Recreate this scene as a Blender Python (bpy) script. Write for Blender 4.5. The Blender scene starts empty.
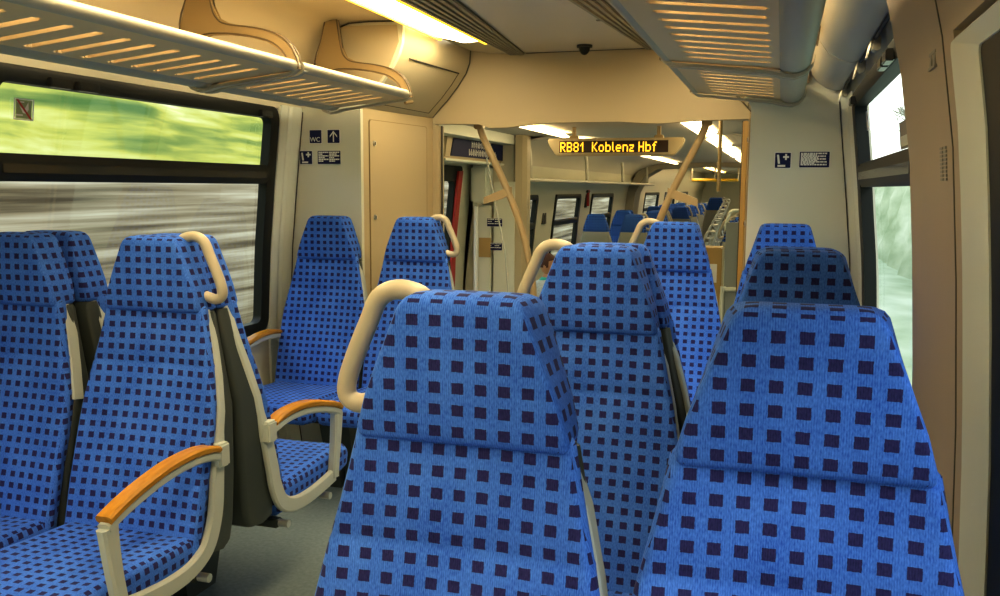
import bpy, bmesh, math, random
from mathutils import Vector, Matrix
random.seed(7)
scn = bpy.context.scene
COL = scn.collection
PI = math.pi

# ------------------------------------------------------------------ materials
def mat(name, col, rough=.5, metal=0, spec=.5, noise=None, bump=None, coat=0, var=0.0):
    m = bpy.data.materials.new(name); m.use_nodes = True
    nt = m.node_tree; b = nt.nodes['Principled BSDF']
    b.inputs['Base Color'].default_value = (*col, 1)
    b.inputs['Roughness'].default_value = rough
    b.inputs['Metallic'].default_value = metal
    b.inputs['Specular IOR Level'].default_value = spec
    b.inputs['Coat Weight'].default_value = coat
    tc = nt.nodes.new('ShaderNodeTexCoord')
    if var:
        n = nt.nodes.new('ShaderNodeTexNoise'); n.inputs['Scale'].default_value = noise or 3
        n.inputs['Detail'].default_value = 4
        nt.links.new(tc.outputs['Object'], n.inputs['Vector'])
        mx = nt.nodes.new('ShaderNodeMix'); mx.data_type = 'RGBA'
        mx.inputs['A'].default_value = (*[c*(1-var) for c in col], 1)
        mx.inputs['B'].default_value = (*[min(1, c*(1+var)) for c in col], 1)
        nt.links.new(n.outputs['Fac'], mx.inputs['Factor'])
        nt.links.new(mx.outputs['Result'], b.inputs['Base Color'])
    if bump:
        n2 = nt.nodes.new('ShaderNodeTexNoise'); n2.inputs['Scale'].default_value = bump[0]
        nt.links.new(tc.outputs['Object'], n2.inputs['Vector'])
        bp = nt.nodes.new('ShaderNodeBump'); bp.inputs['Strength'].default_value = bump[1]
        bp.inputs['Distance'].default_value = .002
        nt.links.new(n2.outputs['Fac'], bp.inputs['Height'])
        nt.links.new(bp.outputs['Normal'], b.inputs['Normal'])
    return m

def emis(name, col, s):
    m = bpy.data.materials.new(name); m.use_nodes = True
    nt = m.node_tree; b = nt.nodes['Principled BSDF']
    b.inputs['Base Color'].default_value = (*col, 1)
    b.inputs['Emission Color'].default_value = (*col, 1)
    b.inputs['Emission Strength'].default_value = s
    return m

def math_node(nt, op, a, b=None, clamp=False):
    n = nt.nodes.new('ShaderNodeMath'); n.operation = op; n.use_clamp = clamp
    for i, v in enumerate((a, b)):
        if v is None: continue
        if isinstance(v, (int, float)): n.inputs[i].default_value = v
        else: nt.links.new(v, n.inputs[i])
    return n.outputs[0]

def fabric():
    m = bpy.data.materials.new('blue_checked_moquette'); m.use_nodes = True
    nt = m.node_tree; b = nt.nodes['Principled BSDF']
    uv = nt.nodes.new('ShaderNodeUVMap'); uv.uv_map = 'UVMap'
    nz = nt.nodes.new('ShaderNodeTexNoise'); nz.inputs['Scale'].default_value = 160; nz.inputs['Detail'].default_value = 2
    nt.links.new(uv.outputs[0], nz.inputs['Vector'])
    sep = nt.nodes.new('ShaderNodeSeparateXYZ'); nt.links.new(uv.outputs[0], sep.inputs[0])
    PX, PZ = .0355, .0326
    def cell(o, off, P):
        t = math_node(nt, 'ADD', o, off)
        w = math_node(nt, 'MULTIPLY', math_node(nt, 'SUBTRACT', nz.outputs['Fac'], .5), .0022)
        t = math_node(nt, 'ADD', t, w)
        t = math_node(nt, 'FRACT', math_node(nt, 'DIVIDE', t, P))
        t = math_node(nt, 'ABSOLUTE', math_node(nt, 'SUBTRACT', t, .5))
        return math_node(nt, 'LESS_THAN', t, .255)
    cx = cell(sep.outputs['X'], PX/2 + 33*PX, PX); cy = cell(sep.outputs['Y'], 33*PZ + -.0119, PZ)
    sq = math_node(nt, 'MULTIPLY', cx, cy)
    # woven vertical rib + mottled pile
    rib = nt.nodes.new('ShaderNodeTexWave'); rib.inputs['Scale'].default_value = 95; rib.inputs['Distortion'].default_value = 1.5
    rib.bands_direction = 'X'
    nt.links.new(uv.outputs[0], rib.inputs['Vector'])
    mp = nt.nodes.new('ShaderNodeMapping'); mp.inputs['Scale'].default_value = (1, .35, 1)
    nt.links.new(uv.outputs[0], mp.inputs['Vector'])
    n2 = nt.nodes.new('ShaderNodeTexNoise'); n2.inputs['Scale'].default_value = 420; n2.inputs['Detail'].default_value = 3
    nt.links.new(mp.outputs[0], n2.inputs['Vector'])
    big = nt.nodes.new('ShaderNodeTexNoise'); big.inputs['Scale'].default_value = 9
    nt.links.new(uv.outputs[0], big.inputs['Vector'])
    f = math_node(nt, 'ADD', math_node(nt, 'MULTIPLY', n2.outputs['Fac'], .75), math_node(nt, 'MULTIPLY', rib.outputs['Fac'], .12))
    f = math_node(nt, 'ADD', f, math_node(nt, 'MULTIPLY', big.outputs['Fac'], .35))
    mr = nt.nodes.new('ShaderNodeMapRange'); mr.inputs['From Min'].default_value = .38; mr.inputs['From Max'].default_value = .88
    nt.links.new(f, mr.inputs['Value'])
    c1 = nt.nodes.new('ShaderNodeMix'); c1.data_type = 'RGBA'
    c1.inputs['A'].default_value = (.015, .074, .42, 1); c1.inputs['B'].default_value = (.088, .24, .76, 1)
    nt.links.new(mr.outputs[0], c1.inputs['Factor'])
    c2 = nt.nodes.new('ShaderNodeMix'); c2.data_type = 'RGBA'
    c2.inputs['A'].default_value = (.010, .011, .062, 1); c2.inputs['B'].default_value = (.034, .030, .13, 1)
    nt.links.new(mr.outputs[0], c2.inputs['Factor'])
    mx = nt.nodes.new('ShaderNodeMix'); mx.data_type = 'RGBA'
    nt.links.new(sq, mx.inputs['Factor']); nt.links.new(c1.outputs['Result'], mx.inputs['A']); nt.links.new(c2.outputs['Result'], mx.inputs['B'])
    nt.links.new(mx.outputs['Result'], b.inputs['Base Color'])
    b.inputs['Roughness'].default_value = .9; b.inputs['Specular IOR Level'].default_value = .15
    b.inputs['Sheen Weight'].default_value = .08; b.inputs['Sheen Roughness'].default_value = .4
    b.inputs['Sheen Tint'].default_value = (.5, .65, 1, 1)
    bp = nt.nodes.new('ShaderNodeBump'); bp.inputs['Strength'].default_value = .5; bp.inputs['Distance'].default_value = .0012
    nt.links.new(n2.outputs['Fac'], bp.inputs['Height']); nt.links.new(bp.outputs['Normal'], b.inputs['Normal'])
    return m

def glass_mat(name='window_glass', tint=(.93, .97, .95), refl=.07):
    m = bpy.data.materials.new(name); m.use_nodes = True
    nt = m.node_tree; nt.nodes.clear()
    o = nt.nodes.new('ShaderNodeOutputMaterial'); t = nt.nodes.new('ShaderNodeBsdfTransparent')
    g = nt.nodes.new('ShaderNodeBsdfGlossy'); g.inputs['Roughness'].default_value = .02
    t.inputs[0].default_value = (*tint, 1)
    mx = nt.nodes.new('ShaderNodeMixShader'); mx.inputs[0].default_value = refl
    pass; nt.links.new(t.outputs[0], mx.inputs[1]); nt.links.new(g.outputs[0], mx.inputs[2])
    nt.links.new(mx.outputs[0], o.inputs[0])
    return m

def ramp_mat(name, scale, cols, mapping=(1, 1, 1), rough=.9, detail=5, glow=0):
    m = bpy.data.materials.new(name); m.use_nodes = True
    nt = m.node_tree; b = nt.nodes['Principled BSDF']; b.inputs['Roughness'].default_value = rough
    b.inputs['Specular IOR Level'].default_value = .1
    tc = nt.nodes.new('ShaderNodeTexCoord'); mp = nt.nodes.new('ShaderNodeMapping'); mp.inputs['Scale'].default_value = mapping
    nt.links.new(tc.outputs['Object'], mp.inputs['Vector'])
    n = nt.nodes.new('ShaderNodeTexNoise'); n.inputs['Scale'].default_value = scale; n.inputs['Detail'].default_value = detail
    nt.links.new(mp.outputs[0], n.inputs['Vector'])
    r = nt.nodes.new('ShaderNodeValToRGB'); nt.links.new(n.outputs['Fac'], r.inputs[0])
    el = r.color_ramp.elements
    el[0].position = cols[0][0]; el[0].color = (*cols[0][1], 1)
    el[1].position = cols[-1][0]; el[1].color = (*cols[-1][1], 1)
    for p, c in cols[1:-1]:
        e = el.new(p); e.color = (*c, 1)
    nt.links.new(r.outputs[0], b.inputs['Base Color'])
    return m

M = dict(
    fabric=fabric(),
    frame=mat('seat_frame_grey', (.43, .46, .42), .4, var=.06),
    shell=mat('seat_shell_dark', (.034, .042, .036), .55, bump=(300, .3)),
    shell_l=mat('seat_shell_tan', (.34, .32, .25), .5),
    grip=mat('grab_handle_beige', (.43, .38, .28), .32, var=.05),
    wood=ramp_mat('orange_wood', 6, [(.3, (.31, .145, .018)), (.7, (.46, .225, .032))], (9, .8, 9), .25),
    wall=mat('wall_beige', (.60, .57, .45), .45, var=.03),
    partition=mat('partition_pale', (.72, .72, .60), .45, var=.03),
    cabinet=mat('cabinet_cream', (.54, .44, .27), .45, var=.03),
    pole=mat('pole_tan', (.42, .32, .18), .4),
    bulk=mat('bulkhead_tan', (.49, .41, .26), .5, var=.03),
    ceil=mat('ceiling_grey', (.62, .57, .50), .6, var=.02),
    cove=mat('cove_beige', (.56, .49, .33), .5, var=.03),
    pillar=mat('pillar_tan', (.42, .34, .24), .5, var=.03),
    reveal=mat('reveal_white', (.72, .76, .68), .4),
    cover=mat('rounded_cover_grey', (.50, .49, .43), .35),
    rack=mat('rack_grey_metal', (.46, .44, .36), .42, metal=.2),
    slat=mat('rack_shelf_tan', (.76, .58, .34), .5),
    bracket=mat('bracket_bronze', (.36, .27, .14), .4, metal=.3), edge=mat('bracket_edge', (.12, .085, .045), .5),
    black=mat('black_rubber', (.010, .012, .011), .45, spec=.25),
    dark=mat('dark_seam', (.04, .035, .028), .6),
    darkgap=mat('dark_vent', (.10, .09, .06), .6),
    vent=mat('vent_slat', (.30, .27, .20), .5),
    navy=mat('sign_navy', (.012, .016, .075), .6, spec=.2),
    white=mat('sign_white', (.8, .8, .78), .4),
    red=mat('red_paint', (.45, .02, .015), .4),
    floor=ramp_mat('floor_grey_speckled', 60, [(.3, (.17, .215, .215)), (.7, (.235, .285, .285))], (1, 1, 1), .35),
    chrome=mat('brushed_metal', (.6, .6, .58), .3, metal=.8),
    trim=mat('ochre_trim', (.46, .30, .10), .45),
    led=emis('led_amber', (1, .55, .03), 1.3),
    ledback=mat('display_black', (.05, .022, .008), .3),
    light=emis('light_diffuser', (1, .83, .50), 13), light2=emis('far_light_diffuser', (1, .80, .42), 7),
    rim=emis('light_rim', (1, .62, .05), 1.6),
    glass=glass_mat(),
    board=mat('board_grey', (.28, .27, .24), .5),
    yellow=mat('yellow_paint', (.75, .48, .02), .4),
    skin=mat('skin', (.62, .33, .2), .5),
    hair=mat('brown_hair', (.09, .03, .015), .6, bump=(120, .5)),
    shirt=mat('white_patterned_shirt', (.55, .6, .6), .8, noise=60, var=.45),
    teal=mat('teal_collar', (.05, .5, .42), .8),
    trouser=mat('dark_trousers', (.05, .06, .12), .8),
    bag=mat('dark_bag', (.03, .035, .05), .7),
    orange=mat('orange_cloth', (.6, .16, .04), .8),
)

# ------------------------------------------------------------------ helpers
def link(o, parent=None):
    COL.objects.link(o)
    if parent: o.parent = parent
    return o

def mesh(name, bm, m, parent=None, smooth=True, kind=None, uv=False, angle=40):
    if uv: box_uv(bm)
    bmesh.ops.recalc_face_normals(bm, faces=bm.faces[:])
    me = bpy.data.meshes.new(name); bm.to_mesh(me); bm.free()
    me.materials.append(M[m] if isinstance(m, str) else m)
    if smooth:
        me.shade_smooth()
        try: me.set_sharp_from_angle(angle=math.radians(angle))
        except Exception: pass
    o = bpy.data.objects.new(name, me); link(o, parent)
    if kind: o['kind'] = kind
    return o

def box_uv(bm):
    L = bm.loops.layers.uv.new('UVMap')
    bm.normal_update()
    for f in bm.faces:
        n = f.normal
        ax, ay, az = abs(n.x), abs(n.y), abs(n.z)
        for l in f.loops:
            c = l.vert.co
            if ax > ay*1.25 and ax > az: l[L].uv = (c.y+.01, c.z)
            elif az > ay and az > ax: l[L].uv = (c.x, c.y)
            else: l[L].uv = (c.x, c.z)

def empty(name, label, cat, loc=(0, 0, 0), rz=0, group=None):
    o = bpy.data.objects.new(name, None); o.location = loc; o.rotation_euler = (0, 0, rz)
    o.empty_display_size = .1
    link(o); tag(o, label, cat, group); return o

def tag(o, label=None, cat=None, group=None, kind=None):
    if label: o['label'] = label
    if cat: o['category'] = cat
    if group: o['group'] = group
    if kind: o['kind'] = kind
    return o

def struct(name, bm, m, parent=None, smooth=True):
    return mesh(name, bm, m, parent, smooth, kind='structure' if parent is None else None)

def box(bm, x0, x1, y0, y1, z0, z1, bev=0):
    vs = [bm.verts.new((x, y, z)) for x in (x0, x1) for y in (y0, y1) for z in (z0, z1)]
    F = [(0, 1, 3, 2), (4, 6, 7, 5), (0, 4, 5, 1), (2, 3, 7, 6), (0, 2, 6, 4), (1, 5, 7, 3)]
    fs = [bm.faces.new([vs[i] for i in f]) for f in F]
    if bev:
        bmesh.ops.bevel(bm, geom=list({e for f in fs for e in f.edges}), offset=bev, segments=2, affect='EDGES')

def rings(bm, R, close=True, cap=True):
    """bridge successive rings of equal count"""
    V = [[bm.verts.new(p) for p in r] for r in R]
    n = len(V[0])
    for a, b in zip(V, V[1:]):
        for i in range(n if close else n-1):
            j = (i+1) % n
            try: bm.faces.new((a[i], a[j], b[j], b[i]))
            except ValueError: pass
    if cap and close:
        bm.faces.new(V[0][::-1]); bm.faces.new(V[-1])
    return V

def smooth_path(pts, n=6):
    """Catmull-Rom"""
    P = [Vector(p) for p in pts]; out = []
    for i in range(len(P)-1):
        p0 = P[max(i-1, 0)]; p1 = P[i]; p2 = P[i+1]; p3 = P[min(i+2, len(P)-1)]
        for k in range(n):
            t = k/n
            out.append(.5*((2*p1)+(p2-p0)*t+(2*p0-5*p1+4*p2-p3)*t*t+(3*p1-p0-3*p2+p3)*t**3))
    out.append(P[-1]); return out

def tube(bm, pts, r, seg=12, sm=0, rr=None):
    P = smooth_path(pts, sm) if sm else [Vector(p) for p in pts]
    up = Vector((0, 0, 1)); R = []
    prev = None
    for i, p in enumerate(P):
        t = (P[min(i+1, len(P)-1)]-P[max(i-1, 0)]).normalized()
        if prev is None:
            a = t.cross(up)
            if a.length < .1: a = t.cross(Vector((0, 1, 0)))
        else: a = prev-t*prev.dot(t)
        a.normalize(); prev = a
        b = t.cross(a)
        q = r if rr is None else rr[min(i, len(rr)-1)]
        R.append([p+a*math.cos(2*PI*k/seg)*q+b*math.sin(2*PI*k/seg)*q for k in range(seg)])
    rings(bm, R)

def prism(bm, poly, axis, a0, a1):
    """poly: 2D points, extruded on axis ('x' -> poly=(y,z); 'y' -> (x,z); 'z' -> (x,y))"""
    def P(p, a):
        return {'x': (a, p[0], p[1]), 'y': (p[0], a, p[1]), 'z': (p[0], p[1], a)}[axis]
    A = [bm.verts.new(P(p, a0)) for p in poly]; B = [bm.verts.new(P(p, a1)) for p in poly]
    n = len(poly)
    bm.faces.new(A[::-1]); bm.faces.new(B)
    for i in range(n):
        bm.faces.new((A[i], A[(i+1) % n], B[(i+1) % n], B[i]))

def interp(tab, z):
    if z <= tab[0][0]: return tab[0][1]
    for (a, va), (b, vb) in zip(tab, tab[1:]):
        if z <= b: return va+(vb-va)*(z-a)/(b-a)
    return tab[-1][1]

WP = [(-.6, 1.36), (0, 1.40), (.4, 1.455), (.74, 1.46), (1.14, 1.437), (1.4, 1.41), (1.48, 1.403), (1.86, 1.358), (1.95, 1.335), (2.05, 1.29)]
def wx(z, dz=0): return interp(WP, z-dz)

def copy_tree(o, parent=None, name=None):
    c = o.copy(); COL.objects.link(c)
    if parent: c.parent = parent
    for ch in list(o.children): copy_tree(ch, c)
    return c

# ------------------------------------------------------------------ camera
S = 1.1
f_px, yaw, pitch, roll = 896.7, .3017, .1222, .006
CAM = Vector((.9862*S, 0, 1.45))
cam = bpy.data.cameras.new('camera'); co = bpy.data.objects.new('camera', cam); COL.objects.link(co)
cam.sensor_width = 36; cam.lens = f_px/1000*36; cam.clip_start = .02; cam.clip_end = 300
R0 = Vector((math.cos(yaw), math.sin(yaw), 0)); Fh = Vector((-math.sin(yaw), math.cos(yaw), 0))
F = Fh*math.cos(pitch)-Vector((0, 0, 1))*math.sin(pitch)
U = Vector((0, 0, 1))*math.cos(pitch)+Fh*math.sin(pitch)
R1 = R0*math.cos(roll)+U*math.sin(roll); U1 = -R0*math.sin(roll)+U*math.cos(roll)
mw = Matrix((R1, U1, -F)).transposed().to_4x4(); mw.translation = CAM
co.matrix_world = mw
scn.camera = co

# ------------------------------------------------------------------ shell: walls
def side_wall(name, s, Y0, Y1, wins, dz, zf, ztop, zs, zt, m='wall'):
    bm = bmesh.new()
    def patch(y0, y1, z0, z1):
        n = max(1, int((z1-z0)/.08)); R = []
        for i in range(n+1):
            z = z0+(z1-z0)*i/n; x = wx(z, dz)
            R.append([(s*x, y0, z), (s*x, y1, z), (s*(x+.05), y1, z), (s*(x+.05), y0, z)])
        rings(bm, R)
    patch(Y0, Y1, zf, zs); patch(Y0, Y1, zt, ztop)
    ys = [Y0]+[v for w in wins for v in w]+[Y1]
    for i in range(0, len(ys), 2):
        if ys[i+1]-ys[i] > .01: patch(ys[i], ys[i+1], zs, zt)
    return struct(name, bm, m)

def rrect(y0, y1, z0, z1, r, n=10):
    out = []
    C = [(y0+r, z0+r, PI), (y1-r, z0+r, 1.5*PI), (y1-r, z1-r, 0), (y0+r, z1-r, .5*PI)]
    for i, (cy, cz, a) in enumerate(C):
        arc = [(cy+r*math.cos(a+k*PI/12), cz+r*math.sin(a+k*PI/12)) for k in range(7)]
        out += arc
        nx = C[(i+1) % 4]; e = (nx[0]+r*math.cos(nx[2]), nx[1]+r*math.sin(nx[2])); b = arc[-1]
        out += [(b[0]+(e[0]-b[0])*k/n, b[1]+(e[1]-b[1])*k/n) for k in range(1, n)]
    return out

def window(name, s, y0, y1, z0, z1, dz=0, div=(1.462, 1.556), band=.075, rad=.07, m='black', glassm='glass', simple=False):
    """black rubber framed window with tilting top pane"""
    o_loop = rrect(y0, y1, z0, z1, rad); i_loop = rrect(y0+band, y1-band, z0+band*.75, z1-band*.75, .035)
    bm = bmesh.new()
    def mp(l, off): return [(s*(wx(z, dz)+off), y, z) for y, z in l]
    a = mp(o_loop, .0); b = mp(o_loop, -.012)
    mid = mp(rrect(y0+.012, y1-.012, z0+.012, z1-.012, rad), -.018)
    c = mp(i_loop, -.012); d = mp(i_loop, .035); e = mp(o_loop, .035)
    R = [a, b, mid, c, d, e, a]
    rings(bm, R, cap=False)
    w = struct(name, bm, m)
    # divider bar
    if div:
        bm = bmesh.new(); Rr = []
        for z in [div[0]+(div[1]-div[0])*k/4 for k in range(5)]:
            x = wx(z, dz); o = -.016 if 0 < (z-div[0]) < (div[1]-div[0])-.001 else -.008
            Rr.append([(s*(x+o), y0+band-.01, z), (s*(x+o), y1-band+.01, z), (s*(x+.03), y1-band+.01, z), (s*(x+.03), y0+band-.01, z)])
        rings(bm, Rr); mesh('transom_bar', bm, m, w)
        if not simple:
            bm = bmesh.new(); zc = (div[0]+div[1])/2
            x = wx(zc, dz); box(bm, *sorted((s*(x-.019), s*(x-.014))), y0+band+.02, y1-band-.02, zc-.018, zc+.012)
            mesh('transom_strip', bm, mat('transom_sheen', (.035, .035, .03), .15), w)
            # tilt pane latches at the head
            bm = bmesh.new()
            for yy in (y0+.27, y0+.40, y1-.20):
                zz = z1-.04; x = wx(zz, dz)
                box(bm, *sorted((s*(x-.035), s*(x-.012))), yy, yy+.10, zz-.018, zz+.014, .003)
            mesh('window_latch', bm, mat('latch_dark', (.03, .03, .028), .2), w)
    bm = bmesh.new(); R = []
    for k in range(9):
        z = z0+.03+(z1-z0-.06)*k/8; R.append([(s*(wx(z, dz)+.02), y0+.03, z), (s*(wx(z, dz)+.02), y1-.03, z)])
    rings(bm, R, close=False)
    mesh('glass_pane', bm, glassm, w)
    return w

LW = [(-2.6, -.9), (-.5, 1.95), (2.28, 4.07)]
side_wall('wall_left', -1, -3.2, 4.3, LW, 0, 0, 2.06, .70, 1.845)
RW = [(-2.6, -.9), (-.5, 1.36), (2.33, 4.07)]
side_wall('wall_right', 1, -3.2, 4.3, RW, 0, 0, 2.06, .70, 1.845)
window('window_1', -1, 2.28, 4.07, .70, 1.845)
window('window_2', -1, -.5, 1.95, .70, 1.845)
window('window_3', -1, -2.6, -.9, .70, 1.845)
window('window_4', 1, 2.33, 4.07, .70, 1.845)
window('window_5', 1, -.5, 1.36, .70, 1.845, div=None)
window('window_6', 1, -2.6, -.9, .70, 1.845)

# floor, raised main deck and lower deck beyond
bm = bmesh.new(); box(bm, -1.5, 1.5, -3.2, 5.2, -.06, 0); struct('floor', bm, 'floor', smooth=False)
bm = bmesh.new(); box(bm, -1.5, 1.5, 5.2, 30, -.24, -.17); struct('floor_2', bm, 'floor', smooth=False)

# ceiling (main saloon)
def extr_profile(bm, prof, y0, y1, th=.02):
    n = len(prof)
    R = []
    for y in (y0, y1):
        R.append([(x, y, z) for x, z in prof]+[(x, y, z+th) for x, z in prof[::-1]])
    rings(bm, R)
bm = bmesh.new(); extr_profile(bm, [(-.43, 2.216), (.43, 2.216)], -3.2, 5.06); struct('ceiling', bm, 'ceil')
bm = bmesh.new(); extr_profile(bm, [(-.34, 2.212), (.9, 2.212)], 5.045, 5.058, .002); struct('trim_1', bm, 'dark')
cove = [(.70, 2.245), (.735, 2.268), (.80, 2.285), (.95, 2.29), (1.06, 2.287), (1.13, 2.265), (1.19, 2.215), (1.235, 2.15), (1.27, 2.085), (1.30, 2.03), (1.33, 1.96)]
for s, nm in ((-1, 'ceiling_left'), (1, 'ceiling_right')):
    bm = bmesh.new(); extr_profile(bm, [(s*x, z) for x, z in cove], -3.2, 4.3); struct(nm, bm, 'cove')
# back wall of the saloon
bm = bmesh.new(); box(bm, -1.5, 1.5, -3.3, -3.2, -.06, 2.4); struct('wall_back', bm, 'bulk', smooth=False)

# vent slats next to the left light, tapering
def vent(s):
    t = empty('ceiling_vent', 'long slatted dark air vent strip beside the left ceiling light' if s < 0 else 'slatted air vent strip beside the right ceiling light above the rack', 'vent', (s*.35, 3.5, 2.2))
    bm = bmesh.new()
    def e(y, k):  # k 0..1 across; tapered towards the bulkhead
        a = -.432; b = interp([(-3, -.19), (3.5, -.205), (5.04, -.345)], y)
        return -s*(a+(b-a)*k)
    y0, y1 = -3.1, 5.04
    vs = [bm.verts.new((e(y, k)-s*.35, y-3.5, .0125)) for y, k in ((y0, 0), (3.5, 0), (y1, 0), (y1, 1), (3.5, 1), (y0, 1))]
    bm.faces.new(vs)
    mesh('vent_backing', bm, 'darkgap', t)
    n = 6
    for i in range(n):
        bm = bmesh.new(); k0 = i/n+.03; k1 = k0+.075
        R = [[(e(y, k0)-s*.35, y-3.5, .002), (e(y, k1)-s*.35, y-3.5, .002), (e(y, k1)-s*.35, y-3.5, .012), (e(y, k0)-s*.35, y-3.5, .012)] for y in (y0, 3.5, y1)]
        rings(bm, R); mesh('vent_slat', bm, 'vent', t)
vent(-1); vent(1)

# ceiling lights: slanted diffusers running along the car
def lum(x0, z0, x1, z1, y0, y1, label, group='ceiling lights of the saloon', rim=True):
    lm = 'light' if rim else 'light2'
    xc, zc = (x0+x1)/2, (z0+z1)/2
    t = empty('ceiling_light', label, 'light', (xc, y0, zc), group=group)
    bm = bmesh.new(); L = y1-y0; R = []
    for y, sh in ((0, .6), (.04, .95), (.08, 1), (L-.08, 1), (L-.04, .95), (L, .6)):
        hx, hz = (x1-x0)/2*sh, (z1-z0)/2*sh
        R.append([(-hx, y, -hz), (0, y, -.012), (hx, y, hz), (0, y, .03)])
    rings(bm, R); mesh('diffuser', bm, lm, t)
    if rim:
        for k in (-1, 1):
            bm = bmesh.new(); hx, hz = (x1-x0)/2*k, (z1-z0)/2*k; w = .012*k*(1 if x1 > x0 else -1)
            box(bm, min(hx, hx+w), max(hx, hx+w), .0, L, hz-.012, hz+.01); mesh('light_rim', bm, 'rim', t)
    return t
for s in (-1, 1):
    nm = 'left' if s < 0 else 'right'
    lum(s*.445, 2.212, s*.69, 2.243, 3.0, 4.62, f'bright warm strip light on {nm} of ceiling nearest the bulkhead')
    lum(s*.445, 2.212, s*.69, 2.243, .9, 2.9, f'bright warm strip light on {nm} of ceiling over the near seats')
    lum(s*.445, 2.212, s*.69, 2.243, -2.8, .8, f'bright warm strip light on {nm} of ceiling behind the viewpoint')
    bm = bmesh.new()
    extr_profile(bm, [(s*.43, 2.216), (s*.56, 2.222), (s*.70, 2.246)], 4.62, 5.06, .01)
    struct('trim_2' if s < 0 else 'trim_3', bm, 'cove')
    bm = bmesh.new()
    extr_profile(bm, [(s*.425, 2.25), (s*.72, 2.275)], -3.2, 4.62, .01)
    struct('ceiling_left_2' if s < 0 else 'ceiling_right_2', bm, 'cove')

# small dome camera and flush plate on the ceiling
t = empty('ceiling_camera', 'small black dome camera on the ceiling edge above the doorway', 'camera', (.04, 4.86, 2.214))
bm = bmesh.new(); tube(bm, [(0, 0, 0), (0, 0, -.012)], .042, 20); mesh('mount_ring', bm, 'dark', t)
bm = bmesh.new()
R = [[(.03*math.cos(a)*math.cos(2*PI*k/16), .03*math.cos(a)*math.sin(2*PI*k/16), -.012-.04*math.sin(a)) for k in range(16)] for a in (0, .4, .8, 1.2, 1.45)]
rings(bm, R); mesh('dome', bm, 'black', t)
bm = bmesh.new(); box(bm, -.035, .035, -.012, .012, -.004, 0)
o = mesh('ceiling_plate', bm, mat('plate_grey', (.25, .23, .2), .5)); o.location = (.276, 4.175, 2.216)
tag(o, 'small grey rectangular plate flush on the ceiling', 'plate')

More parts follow.
